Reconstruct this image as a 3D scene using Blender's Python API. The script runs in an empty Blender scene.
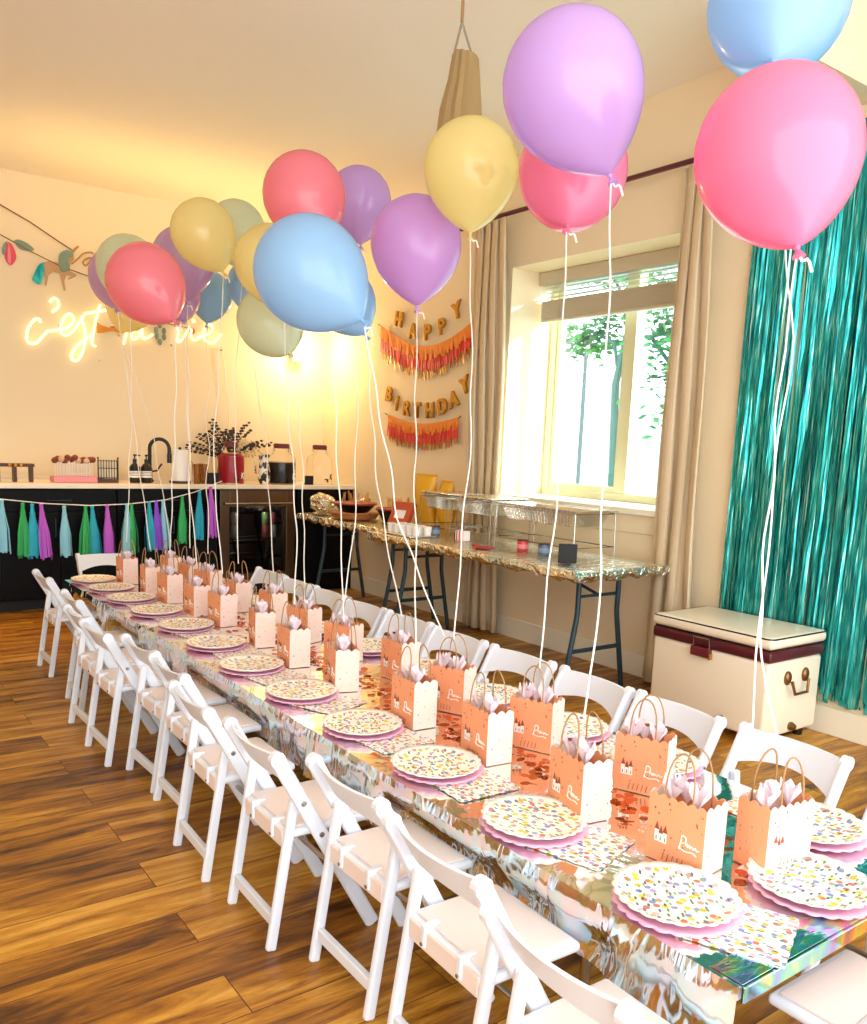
import bpy, bmesh, math, random
from math import sin, cos, pi, sqrt, atan2
from mathutils import Vector, Matrix, Quaternion

random.seed(7)
SC = bpy.context.scene
COL = SC.collection

# ------------------------------------------------------------------ camera
F, CY, YAW, PITCH, ROLL, H = 859.6, 578.0, .6363, .1544, .0413, 1.45
_c, _s = cos(YAW), sin(YAW)
_f = Vector((_s, _c, 0)); _r = Vector((_c, -_s, 0)); _u = Vector((0, 0, 1))
FW = cos(PITCH) * _f - sin(PITCH) * _u
_u2 = cos(PITCH) * _u + sin(PITCH) * _f
RT = cos(ROLL) * _r + sin(ROLL) * _u2
UP = -sin(ROLL) * _r + cos(ROLL) * _u2
EYE = Vector((0, 0, H))

cam_d = bpy.data.cameras.new('camera'); cam = bpy.data.objects.new('camera', cam_d); COL.objects.link(cam)
M = Matrix((RT, UP, -FW)).transposed().to_4x4(); M.translation = EYE
cam.matrix_world = M
cam_d.sensor_fit = 'HORIZONTAL'; cam_d.sensor_width = 36; cam_d.lens = F / 867 * 36
cam_d.shift_y = (CY - 512) / 867; cam_d.clip_start = .05; cam_d.clip_end = 200
SC.camera = cam


def ray(x, y): return RT * ((x - 433.5) / F) - UP * ((y - CY) / F) + FW
def pz(x, y, z): d = ray(x, y); return EYE + d * ((z - H) / d.z)
def px(x, y, v): d = ray(x, y); return EYE + d * (v / d.x)
def py(x, y, v): d = ray(x, y); return EYE + d * (v / d.y)
def pd(x, y, dep): return EYE + ray(x, y) * dep


# ------------------------------------------------------------------ materials
def lin(h):
    h = h.lstrip('#'); o = []
    for i in (0, 2, 4):
        c = int(h[i:i + 2], 16) / 255
        o.append(c / 12.92 if c <= .04045 else ((c + .055) / 1.055) ** 2.4)
    return (*o, 1)


MATS = {}
def mat(name, col, rough=.5, metal=0., **kw):
    if name in MATS: return MATS[name]
    m = bpy.data.materials.new(name); m.use_nodes = True
    b = m.node_tree.nodes['Principled BSDF']
    b.inputs['Base Color'].default_value = lin(col) if isinstance(col, str) else col
    b.inputs['Roughness'].default_value = rough; b.inputs['Metallic'].default_value = metal
    for k, v in kw.items(): b.inputs[k.replace('_', ' ')].default_value = v
    MATS[name] = m
    return m


def nodes(m): return m.node_tree.nodes, m.node_tree.links, m.node_tree.nodes['Principled BSDF']


def add_noise_bump(m, scale=40, strength=.2, dist=.01, detail=4):
    n, l, b = nodes(m)
    tc = n.new('ShaderNodeTexCoord'); t = n.new('ShaderNodeTexNoise'); bp = n.new('ShaderNodeBump')
    t.inputs['Scale'].default_value = scale; t.inputs['Detail'].default_value = detail
    bp.inputs['Strength'].default_value = strength; bp.inputs['Distance'].default_value = dist
    l.new(tc.outputs['Object'], t.inputs['Vector']); l.new(t.outputs['Fac'], bp.inputs['Height']); l.new(bp.outputs['Normal'], b.inputs['Normal'])
    return t


def vary(m, c1, c2, scale=5, stretch=(1, 1, 1), lo=.35, hi=.65):
    n, l, b = nodes(m)
    tc = n.new('ShaderNodeTexCoord'); mp = n.new('ShaderNodeMapping'); t = n.new('ShaderNodeTexNoise'); r = n.new('ShaderNodeValToRGB')
    mp.inputs['Scale'].default_value = stretch
    t.inputs['Scale'].default_value = scale
    r.color_ramp.elements[0].color = lin(c1); r.color_ramp.elements[1].color = lin(c2)
    r.color_ramp.elements[0].position = lo; r.color_ramp.elements[1].position = hi
    l.new(tc.outputs['Object'], mp.inputs['Vector']); l.new(mp.outputs['Vector'], t.inputs['Vector'])
    l.new(t.outputs['Fac'], r.inputs['Fac']); l.new(r.outputs['Color'], b.inputs['Base Color'])
    return m


WALLC = mat('wall_paint', '#f3e0bd', .85); add_noise_bump(WALLC, 120, .12, .004)
CEILC = mat('ceiling_paint', '#f4ebda', .9); add_noise_bump(CEILC, 90, .3, .006)
TRIMC = mat('trim_paint', '#f4ecd8', .5)
WHITEP = mat('white_resin', '#e3e8f4', .35)
PADM = mat('seat_pad_vinyl', '#ecdcd8', .45)
STEEL = mat('steel', '#b9b6b0', .25, 1.)
DARKST = mat('dark_steel', '#2f4650', .4, .4)
BLACKC = mat('black_cabinet', '#050507', .5, 0, Specular_IOR_Level=.15)
BLACKP = mat('black_plastic', '#0c0c0e', .3)
BLACKM = mat('black_matte', '#09090b', .6)
STONE = mat('counter_stone', '#f5e6cf', .25)
WHITE = mat('white_paper', '#fbf7f2', .6)
GLASS = mat('clear_glass', '#ffffff', .02, 0, Transmission_Weight=1., IOR=1.2)
def thin_glass(name, tint):
    m = bpy.data.materials.new(name); m.use_nodes = True; n, l, b = nodes(m); out = n['Material Output']
    t = n.new('ShaderNodeBsdfTransparent'); t.inputs['Color'].default_value = lin(tint); gl = n.new('ShaderNodeBsdfGlossy'); gl.inputs['Roughness'].default_value = .02
    mx = n.new('ShaderNodeMixShader'); mx.inputs[0].default_value = .05
    l.new(t.outputs[0], mx.inputs[1]); l.new(gl.outputs[0], mx.inputs[2]); l.new(mx.outputs[0], out.inputs['Surface'])
    MATS[name] = m
    return m
PANE = thin_glass('window_glass', '#f6ffff')
RIB = mat('white_ribbon', '#f6f1ea', .4)
MAROON = mat('maroon', '#5a1626', .45)
BRASS = mat('brass', '#c99a4e', .25, 1.)
GOLD = mat('gold_foil', '#b88c3e', .22, 1.)
CORD = mat('paper_cord', '#a98258', .7)
TISSUE = mat('tissue_paper', '#f4e3ee', .7)
BAG_SHADED = mat('bag_paper_shaded', '#f2a377', .6)  # bag paper with shade put into the colour, for the broad faces
BAG_LIT = mat('bag_paper_lit', '#f8d9cd', .55)  # the same paper with bright light put into the colour
INKW = mat('white_ink', '#fff6ee', .6)
INKB = mat('slate_ink', '#7f97ad', .6)
INKO = mat('rust_ink', '#9d4a2c', .6)
INKD = mat('dark_ink', '#5b4a48', .6)


def floor_material():
    m = bpy.data.materials.new('plank_floor'); m.use_nodes = True; n, l, b = nodes(m)
    tc = n.new('ShaderNodeTexCoord')
    br = n.new('ShaderNodeTexBrick'); br.offset = .37; br.inputs['Scale'].default_value = 1
    br.inputs['Brick Width'].default_value = 1.35; br.inputs['Row Height'].default_value = .185
    br.inputs['Mortar Size'].default_value = .0016; br.inputs['Mortar Smooth'].default_value = .1
    br.inputs['Color1'].default_value = (0, 0, 0, 1); br.inputs['Color2'].default_value = (1, 1, 1, 1); br.inputs['Mortar'].default_value = (.3, .3, .3, 1)
    l.new(tc.outputs['Object'], br.inputs['Vector'])
    mp = n.new('ShaderNodeMapping'); mp.inputs['Scale'].default_value = (1.1, 9, 1)
    off = n.new('ShaderNodeVectorMath'); off.operation = 'MULTIPLY_ADD'
    off.inputs[1].default_value = (7, 3, 5)
    l.new(br.outputs['Color'], off.inputs[0]); l.new(tc.outputs['Object'], mp.inputs['Vector']); l.new(mp.outputs['Vector'], off.inputs[2])
    n1 = n.new('ShaderNodeTexNoise'); n1.inputs['Scale'].default_value = 1.6; n1.inputs['Detail'].default_value = 9; n1.inputs['Roughness'].default_value = .68; n1.inputs['Distortion'].default_value = .6
    l.new(off.outputs['Vector'], n1.inputs['Vector'])
    mix = n.new('ShaderNodeMath'); mix.operation = 'MULTIPLY_ADD'; mix.inputs[1].default_value = .17
    l.new(br.outputs['Color'], mix.inputs[0]); l.new(n1.outputs['Fac'], mix.inputs[2])
    rp = n.new('ShaderNodeValToRGB'); e = rp.color_ramp.elements
    e[0].position = .35; e[0].color = lin('#2b1206'); e[1].position = .73; e[1].color = lin('#d8a040')
    x = e.new(.44); x.color = lin('#5c330d'); x = e.new(.53); x.color = lin('#955c15'); x = e.new(.62); x.color = lin('#b87d22')
    l.new(mix.outputs[0], rp.inputs['Fac'])
    mm = n.new('ShaderNodeMix'); mm.data_type = 'RGBA'; mm.inputs['B'].default_value = lin('#4a250d')
    l.new(br.outputs['Fac'], mm.inputs['Factor']); l.new(rp.outputs['Color'], mm.inputs['A']); l.new(mm.outputs['Result'], b.inputs['Base Color'])
    b.inputs['Roughness'].default_value = .42
    bp = n.new('ShaderNodeBump'); bp.inputs['Strength'].default_value = .15; bp.inputs['Distance'].default_value = .004
    l.new(n1.outputs['Fac'], bp.inputs['Height']); l.new(bp.outputs['Normal'], b.inputs['Normal'])
    return m


def foil_material(name, cols, rough=.1, bump=.25, scale=9, stretch=(1, 1, 1), dist=.02):
    m = bpy.data.materials.new(name); m.use_nodes = True; n, l, b = nodes(m)
    tc = n.new('ShaderNodeTexCoord'); mp = n.new('ShaderNodeMapping'); mp.inputs['Scale'].default_value = stretch
    l.new(tc.outputs['Object'], mp.inputs['Vector'])
    t = n.new('ShaderNodeTexNoise'); t.inputs['Scale'].default_value = 3.2; t.inputs['Detail'].default_value = 3; t.inputs['Distortion'].default_value = 1.2
    r = n.new('ShaderNodeValToRGB'); e = r.color_ramp.elements
    while len(e) < len(cols): e.new(.5)
    for i, c in enumerate(cols): e[i].position = .3 + .4 * i / (len(cols) - 1); e[i].color = lin(c)
    l.new(mp.outputs['Vector'], t.inputs['Vector']); l.new(t.outputs['Fac'], r.inputs['Fac']); l.new(r.outputs['Color'], b.inputs['Base Color'])
    b.inputs['Metallic'].default_value = 1; b.inputs['Roughness'].default_value = rough
    t2 = n.new('ShaderNodeTexNoise'); t2.inputs['Scale'].default_value = scale; t2.inputs['Detail'].default_value = 2.5; t2.inputs['Distortion'].default_value = .8
    bp = n.new('ShaderNodeBump'); bp.inputs['Strength'].default_value = bump; bp.inputs['Distance'].default_value = dist
    l.new(mp.outputs['Vector'], t2.inputs['Vector']); l.new(t2.outputs['Fac'], bp.inputs['Height']); l.new(bp.outputs['Normal'], b.inputs['Normal'])
    MATS[name] = m
    return m


def floral_material(name, base, sc=34):
    m = bpy.data.materials.new(name); m.use_nodes = True; n, l, b = nodes(m)
    tc = n.new('ShaderNodeTexCoord'); prev = None; cur = None
    for k, (s, thr, cols, st) in enumerate(((sc, .34, ['#f0b32f', '#f28f86', '#f7b7c1', '#7f93c8', '#f2c94b', '#e0705f', '#b69ad6'], (1, 1, 1)),
                                        (sc * 1.6, .22, ['#4f8a5c', '#6fae86', '#39624f', '#8aa84d', '#5a6f96'], (1, .45, 1)))):
        mp = n.new('ShaderNodeMapping'); mp.inputs['Scale'].default_value = st; mp.inputs['Location'].default_value = (k * .31, k * .17, 0)
        mp.inputs['Rotation'].default_value = (0, 0, .5 * k)
        v = n.new('ShaderNodeTexVoronoi'); v.inputs['Scale'].default_value = s; v.voronoi_dimensions = '2D'
        l.new(tc.outputs['Object'], mp.inputs['Vector']); l.new(mp.outputs['Vector'], v.inputs['Vector'])
        lt = n.new('ShaderNodeMath'); lt.operation = 'LESS_THAN'; lt.inputs[1].default_value = thr
        l.new(v.outputs['Distance'], lt.inputs[0])
        sp = n.new('ShaderNodeSeparateColor'); l.new(v.outputs['Color'], sp.inputs['Color'])
        r = n.new('ShaderNodeValToRGB'); r.color_ramp.interpolation = 'CONSTANT'; e = r.color_ramp.elements
        while len(e) < len(cols): e.new(.5)
        for i, c in enumerate(cols): e[i].position = i / len(cols); e[i].color = lin(c)
        l.new(sp.outputs[0], r.inputs['Fac'])
        gt = n.new('ShaderNodeMath'); gt.operation = 'GREATER_THAN'; gt.inputs[1].default_value = .25
        l.new(sp.outputs[1], gt.inputs[0])
        mu = n.new('ShaderNodeMath'); mu.operation = 'MULTIPLY'; l.new(lt.outputs[0], mu.inputs[0]); l.new(gt.outputs[0], mu.inputs[1])
        mx = n.new('ShaderNodeMix'); mx.data_type = 'RGBA'
        l.new(mu.outputs[0], mx.inputs['Factor']); l.new(r.outputs['Color'], mx.inputs['B'])
        if cur is None: mx.inputs['A'].default_value = lin(base)
        else: l.new(cur, mx.inputs['A'])
        cur = mx.outputs['Result']
    l.new(cur, b.inputs['Base Color']); b.inputs['Roughness'].default_value = .4
    MATS[name] = m
    return m


FLOOR = floor_material()
HOLO = foil_material('iridescent_foil', ['#f4eef6', '#f7efe2', '#e9f3f1', '#f6e6ea', '#ece8fa'], .07, .22, 7, (1, 1, 1), .02)
HOLOD = foil_material('iridescent_foil_drape', ['#e6e9f2', '#f6e6ea', '#d9f1f6', '#f3ecd9', '#e3def6'], .1, .5, 4.5, (1, 1.8, .7), .05)
RAINBOW = foil_material('rainbow_foil', ['#e9a9d9', '#c3a6f2', '#9fd8f4', '#a9efcf', '#f5efa6', '#f7b9c4', '#b7a3f0'], .12, .2, 3.5, (2, 4, 1), .02)
FOIL = foil_material('crinkled_foil', ['#dfe9e8', '#f0e2c8', '#cfe6e6'], .16, .9, 26, (1, 1, 1), .03)
FOILP = foil_material('pan_foil', ['#dfe6e8', '#eeeae0', '#d5dfe2'], .18, .3, 40)
FLORAL = floral_material('floral_print', '#fdf6e6', 44)
FLORALN = floral_material('floral_napkin_print', '#fbf3ee', 50)
PINKP = mat('pink_card', '#f3b7d5', .4)
CREAMP = mat('cream_card', '#fdf8ee', .4)
COPPER = mat('copper_sequin', '#d9743f', .2, .8)


# ------------------------------------------------------------------ geometry helpers
class G:
    def __init__(s): s.v = []; s.f = []; s.mi = []
    def add(s, vs, fs, mi=0):
        b = len(s.v); s.v += [Vector(p) for p in vs]; s.f += [tuple(i + b for i in f) for f in fs]; s.mi += [mi] * len(fs); return s
    def box(s, lo, hi, mi=0):
        (a, b, c), (d, e, f) = lo, hi
        return s.add([(a, b, c), (d, b, c), (d, e, c), (a, e, c), (a, b, f), (d, b, f), (d, e, f), (a, e, f)],
                     [(0, 3, 2, 1), (4, 5, 6, 7), (0, 1, 5, 4), (1, 2, 6, 5), (2, 3, 7, 6), (3, 0, 4, 7)], mi)
    def rbox(s, lo, hi, r=.004, seg=2, mi=0, mtx=None):
        bm = bmesh.new(); bmesh.ops.create_cube(bm, size=1)
        lo = Vector(lo); hi = Vector(hi)
        for v in bm.verts: v.co = Vector(((v.co[i] + .5) * (hi[i] - lo[i]) + lo[i] for i in range(3)))
        bmesh.ops.bevel(bm, geom=bm.edges[:], offset=r, segments=seg, affect='EDGES', profile=.5)
        if mtx: bm.transform(mtx)
        bm.verts.index_update()
        s.add([v.co.copy() for v in bm.verts], [[v.index for v in f.verts] for f in bm.faces], mi); bm.free(); return s
    def bar(s, p0, p1, w, t, side=(0, 1, 0), r=.004, mi=0, ext=0):
        """rounded bar of width w (across side x axis) and thickness t (along side)"""
        p0 = Vector(p0); p1 = Vector(p1); z = (p1 - p0).normalized(); y = Vector(side); y = (y - z * y.dot(z)).normalized(); x = y.cross(z)
        L = (p1 - p0).length
        m = Matrix((x, y, z)).transposed().to_4x4(); m.translation = p0
        return s.rbox((-w / 2, -t / 2, -ext), (w / 2, t / 2, L + ext), r, 2, mi, m)
    def tube(s, pts, r, n=8, mi=0, closed=False, flat=1.):
        pts = [Vector(p) for p in pts]; N = len(pts); rs = r if isinstance(r, (list, tuple)) else [r] * N
        prev = None; rings = []
        for i, p in enumerate(pts):
            a = pts[i - 1] if (i > 0 or closed) else p; b = pts[(i + 1) % N] if (i < N - 1 or closed) else p
            t = (b - a).normalized() if (b - a).length > 1e-9 else Vector((0, 0, 1))
            if prev is None:
                x = t.cross(Vector((0, 0, 1)))
                if x.length < 1e-3: x = t.cross(Vector((1, 0, 0)))
                x.normalize()
            else:
                x = prev - t * prev.dot(t)
                x = x.normalized() if x.length > 1e-6 else t.orthogonal().normalized()
            prev = x; y = t.cross(x)
            rings.append([p + (x * cos(2 * pi * k / n) + y * sin(2 * pi * k / n) * flat) * rs[i] for k in range(n)])
        vs = [q for R_ in rings for q in R_]; fs = []
        for i in range(N if closed else N - 1):
            j = (i + 1) % N
            for k in range(n): fs.append((i * n + k, i * n + (k + 1) % n, j * n + (k + 1) % n, j * n + k))
        if not closed: fs += [tuple(range(n - 1, -1, -1)), tuple((N - 1) * n + k for k in range(n))]
        return s.add(vs, fs, mi)
    def lathe(s, prof, o=(0, 0, 0), ax=(0, 0, 1), n=24, mi=0, cap=True):
        o = Vector(o); q = Vector((0, 0, 1)).rotation_difference(Vector(ax)); vs = []; fs = []
        for r, z in prof:
            for k in range(n): vs.append(o + q @ Vector((r * cos(2 * pi * k / n), r * sin(2 * pi * k / n), z)))
        for i in range(len(prof) - 1):
            for k in range(n): fs.append((i * n + k, i * n + (k + 1) % n, (i + 1) * n + (k + 1) % n, (i + 1) * n + k))
        if cap: fs += [tuple(range(n - 1, -1, -1)), tuple((len(prof) - 1) * n + k for k in range(n))]
        return s.add(vs, fs, mi)
    def prism(s, poly, O, X, Y, d, mi=0):
        """2-D polygon in the frame O,X,Y thickened by vector d"""
        O = Vector(O); X = Vector(X); Y = Vector(Y); d = Vector(d); N = len(poly)
        vs = [O + X * a + Y * b for a, b in poly] + [O + X * a + Y * b + d for a, b in poly]
        fs = [tuple(range(N - 1, -1, -1)), tuple(range(N, 2 * N))] + [(i, (i + 1) % N, N + (i + 1) % N, N + i) for i in range(N)]
        return s.add(vs, fs, mi)
    def ball(s, c, r, n=12, mi=0, sc=(1, 1, 1)):
        c = Vector(c); k = n // 2; prof = [(r * sin(pi * i / k), -r * cos(pi * i / k)) for i in range(1, k)]
        vs = [(0, 0, -r)]; fs = []
        for a, z in prof: vs += [(a * cos(2 * pi * j / n), a * sin(2 * pi * j / n), z) for j in range(n)]
        vs.append((0, 0, r)); m = len(prof)
        for j in range(n): fs.append((0, 1 + (j + 1) % n, 1 + j)); fs.append((len(vs) - 1, 1 + (m - 1) * n + j, 1 + (m - 1) * n + (j + 1) % n))
        for i in range(m - 1):
            for j in range(n): fs.append((1 + i * n + j, 1 + i * n + (j + 1) % n, 1 + (i + 1) * n + (j + 1) % n, 1 + (i + 1) * n + j))
        return s.add([c + Vector((p[0] * sc[0], p[1] * sc[1], p[2] * sc[2])) for p in vs], fs, mi)


def obj(name, g, m, parent=None, smooth=False, loc=None, label=None):
    me = bpy.data.meshes.new(name); me.from_pydata([tuple(v) for v in g.v], [], g.f)
    for k in (m if isinstance(m, (list, tuple)) else [m]): me.materials.append(k)
    for p, i in zip(me.polygons, g.mi): p.material_index = i
    bm = bmesh.new(); bm.from_mesh(me); bmesh.ops.recalc_face_normals(bm, faces=bm.faces[:]); bm.to_mesh(me); bm.free()
    if smooth:
        me.polygons.foreach_set('use_smooth', [True] * len(me.polygons))
        try: me.set_sharp_from_angle(angle=math.radians(40))
        except Exception: pass
    o = bpy.data.objects.new(name, me); COL.objects.link(o)
    if parent: o.parent = parent
    if loc is not None: o.location = loc
    if label: o['label'] = label
    return o


def tag(o, label, cat, group=None, kind=None):
    o['label'] = label; o['category'] = cat
    if group: o['group'] = group
    if kind: o['kind'] = kind
    return o


def thing(name, label, cat, loc=(0, 0, 0), rz=0, group=None):
    o = bpy.data.objects.new(name, None); COL.objects.link(o); o.empty_display_size = .1
    o.location = loc; o.rotation_euler = (0, 0, rz)
    return tag(o, label, cat, group)


def struct(name, g, m, parent=None, smooth=False):
    o = obj(name, g, m, parent, smooth)
    if not parent: o['kind'] = 'structure'
    return o


def dup(root, loc=None, rz=None, label=None, group=None):
    r = root.copy(); COL.objects.link(r)
    if loc is not None: r.location = loc
    if rz is not None: r.rotation_euler = (0, 0, rz)
    if label: r['label'] = label
    if group: r['group'] = group
    for ch in list(root.children):
        c = ch.copy(); COL.objects.link(c); c.parent = r
        for gg in list(ch.children):
            d = gg.copy(); COL.objects.link(d); d.parent = c
    return r


ORD = ['first', 'second', 'third', 'fourth', 'fifth', 'sixth', 'seventh', 'eighth', 'ninth', 'tenth', 'eleventh', 'twelfth']

# ------------------------------------------------------------------ room shell
W, DB, ZC = 4.37, 7.92, 3.63
ZB = 3.47                                    # the ceiling falls a little towards the back wall
X0, Y0 = -3.2, -1.1
struct('floor', G().box((X0, Y0, -.06), (W + .6, DB + .1, 0)), FLOOR)
g = G(); g.add([(X0, Y0, ZC), (W + .6, Y0, ZC), (W + .6, 3.5, ZC), (X0, 3.5, ZC), (W + .6, DB + .1, ZB), (X0, DB + .1, ZB),
                (X0, Y0, ZC + .1), (W + .6, Y0, ZC + .1), (W + .6, 3.5, ZC + .1), (X0, 3.5, ZC + .1), (W + .6, DB + .1, ZB + .1), (X0, DB + .1, ZB + .1)],
               [(0, 1, 2, 3), (3, 2, 4, 5), (6, 9, 8, 7), (9, 11, 10, 8), (0, 6, 7, 1), (5, 4, 10, 11), (1, 7, 8, 2), (2, 8, 10, 4), (3, 9, 6, 0), (5, 11, 9, 3)])
struct('ceiling', g, CEILC)
struct('wall_back', G().box((X0, DB, 0), (W + .5, DB + .1, ZB + .02)), WALLC)
struct('wall_left', G().box((X0 - .1, Y0, 0), (X0, DB + .1, ZC)), WALLC)
WY0, WY1, WZ0, WZ1 = 3.42, 5.08, 1.08, 2.77  # window opening
WX = 4.82
g = G()
g.box((W, Y0, 0), (W + .5, WY0, ZC + .02)); g.box((W, WY1, 0), (W + .5, DB, ZC + .02))
g.box((W, WY0, 0), (W + .5, WY1, WZ0)); g.box((W, WY0, WZ1), (W + .5, WY1, ZC + .02))
struct('wall_right', g, WALLC)
struct('baseboard_right', G().rbox((W - .016, Y0, 0), (W, DB - .64, .15), .005), TRIMC)
struct('trim_1', G().rbox((W - .05, WY0 - .02, WZ0 - .03), (WX, WY1, WZ0 + .012), .006), TRIMC)        # sill board
g = G(); g.rbox((W - .012, WY0 - .02, WZ0 - .15), (W, WY1, WZ0 - .03), .004); struct('trim_2', g, WALLC)   # apron below the sill
g = G(); g.box((3.72, 2.36, 3.2), (W, 2.62, ZC)); struct('trim_3', g, WALLC)                              # boxed beam by the ceiling

# window
FRM = mat('window_vinyl', '#d9d2ac', .4)
wroot = bpy.data.objects.new('window_1', None); COL.objects.link(wroot); wroot['kind'] = 'structure'
wroot.location = (WX, (WY0 + WY1) / 2, WZ0)
def wl(a): return (a[0] - WX, a[1] - (WY0 + WY1) / 2, a[2] - WZ0)
g = G(); t = .07
for lo, hi in (((WX - .03, WY0, WZ0), (WX + .05, WY0 + t, WZ1)), ((WX - .03, WY1 - t, WZ0), (WX + .05, WY1, WZ1)),
               ((WX - .03, WY0 + t, WZ0), (WX + .05, WY1 - t, WZ0 + t)), ((WX - .03, WY0 + t, WZ1 - t), (WX + .05, WY1 - t, WZ1))):
    g.rbox(wl(lo), wl(hi), .006)
obj('frame', g, FRM, wroot)
obj('mullion', G().rbox(wl((WX - .04, 4.2, WZ0 + t)), wl((WX + .04, 4.29, WZ1 - t)), .006), FRM, wroot)
g = G()
for lo, hi in (((WX - .02, 4.29, WZ0 + t), (WX + .03, 4.33, WZ1 - t)), ((WX - .02, WY1 - t - .04, WZ0 + t), (WX + .03, WY1 - t, WZ1 - t)), ((WX - .02, 4.33, WZ0 + t), (WX + .03, WY1 - t - .04, WZ0 + t + .04))):
    g.box(wl(lo), wl(hi))
obj('sash', g, FRM, wroot)
obj('glass', G().box(wl((WX + .008, 4.29, WZ0 + t)), wl((WX + .014, WY1 - t, WZ1 - t))), PANE, wroot)
obj('glass', G().box(wl((WX + .008, WY0 + t, WZ0 + t)), wl((WX + .014, 4.2, WZ1 - t))), PANE, wroot)
# raised mini blind
BL = mat('blind_slat', '#cdbfa6', .5)
bx = W + .3
b = thing('window_blind', 'raised beige slatted blind bunched at the top of the window', 'blind', (bx, (WY0 + WY1) / 2, WZ1 - .3))
hy = (WY1 - WY0) / 2 - .01
obj('head_rail', G().rbox((-.04, -hy, .20), (.04, hy, .298), .006), BL, b)
g = G()
for k in range(14): z = -.045 + k * .0095; g.box((-.03, -hy + .03, z), (.03, hy - .03, z + .007))
obj('slat_stack', g, BL, b)
g = G()
for k in range(3): z = .11 + k * .033; g.box((-.026, -hy + .03, z), (.026, hy - .03, z + .003))
obj('open_slats', g, BL, b)
obj('bottom_rail', G().rbox((-.03, -hy + .03, -.07), (.03, hy - .03, -.047), .005), BL, b)
for yy in (-.55, .1, .6): obj('lift_cord', G().tube([(-.032, yy, .2), (-.032, yy, -.07)], .002, 6), BL, b)

# outside
OUTW = mat('stucco_pale', '#cfe0e2', .9)
struct('outside_ground', G().box((W + .6, -6, -.5), (30, 30, -.42)), mat('paving_pale', '#a9d3dc', .9))
struct('outside_wall', G().box((11.5, 2, -.42), (11.7, 24, 2.6)), OUTW)
tr = thing('garden_tree', 'slim pale-trunked tree with feathery green leaves outside the window', 'tree', (8.6, 7.75, -.42))
BARK = mat('pale_bark', '#4f6a62', .8)
T0 = Vector((8.6, 7.75, -.42))
def tl(P): return tuple(Vector(P) - T0)
trunk = [(8.6, 7.75, -.42), (8.58, 7.77, 1.2), (8.55, 7.8, 2.3), (8.62, 7.72, 3.0)]
obj('trunk', G().tube([tl(p) for p in trunk], [.06, .055, .05, .035], 8), BARK, tr, True)
brs = [[(8.55, 7.8, 2.55), (8.7, 8.0, 2.85), (8.75, 8.35, 3.0), (8.8, 8.7, 2.95)], [(8.62, 7.72, 3.0), (8.7, 7.5, 3.3), (8.7, 7.2, 3.5)], [(8.6, 7.75, 2.9), (8.75, 7.45, 2.9), (8.8, 7.0, 2.95), (8.8, 6.5, 2.7)], [(8.62, 7.72, 3.0), (8.7, 7.9, 3.4), (8.7, 8.1, 3.7)], [(8.75, 7.45, 2.9), (8.8, 7.1, 2.5), (8.8, 6.8, 2.1)]]
for b_ in brs: obj('branch', G().tube([tl(p) for p in b_], .025, 6), BARK, tr, True)
LEAF = mat('leaf_green', '#2c6b33', .6); vary(LEAF, '#17532b', '#4c9a45', 3)
g = G(); rl = random.Random(3)
for cx_, cy_, cz_, rr, cnt in ((8.8, 8.55, 2.95, .4, 330), (8.75, 8.1, 3.25, .4, 200), (8.7, 7.3, 3.5, .45, 200), (8.85, 6.95, 3.0, .6, 560), (8.85, 6.75, 2.5, .6, 520), (8.8, 6.75, 1.9, .45, 220), (8.7, 8.1, 3.8, .5, 150)):
    for _ in range(cnt):
        d = Vector((rl.gauss(0, .5), rl.gauss(0, .5), rl.gauss(0, .35))) * rr
        p = Vector((cx_, cy_, cz_)) + d - T0; a = Vector((rl.uniform(-1, 1), rl.uniform(-1, 1), rl.uniform(-.6, .2))).normalized(); q = a.orthogonal().normalized()
        L = rl.uniform(.08, .17); w_ = L * .28
        g.add([p, p + a * L * .5 + q * w_, p + a * L, p + a * L * .5 - q * w_], [(0, 1, 2, 3)])
obj('foliage', g, LEAF, tr)
lp = thing('lamp_post', 'thin dark post standing outside beyond the window', 'post', (11.0, 10.75, -.42))
obj('post', G().tube([(0, 0, 0), (0, 0, 3.45)], .035, 8), DARKST, lp, True); obj('base', G().lathe([(.1, 0), (.1, .12), (.05, .2)], n=12), DARKST, lp, True)
obj('post_cap', G().lathe([(.05, 3.45), (.05, 3.5), (.01, 3.56)], n=12), DARKST, lp, True)

# ------------------------------------------------------------------ curtains
CURT = mat('linen_curtain', '#d9c4a2', .85); add_noise_bump(CURT, 300, .2, .002)
rod = thing('curtain_rod', 'dark maroon curtain rod above the window', 'curtain rod', (4.27, 4.15, 3.13))
obj('rod', G().tube([(0, -1.06, 0), (0, 1.45, 0)], .016, 10), MAROON, rod, True)
for yy in (-1.06, 1.45):
    obj('finial', G().ball((0, yy, 0), .035), MAROON, rod, True)
for yy in (-.97, 1.36):
    obj('bracket', G().tube([(0, yy, -.018), (.02, yy, -.035), (.1, yy, -.035)], .01, 8), MAROON, rod, True)


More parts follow.
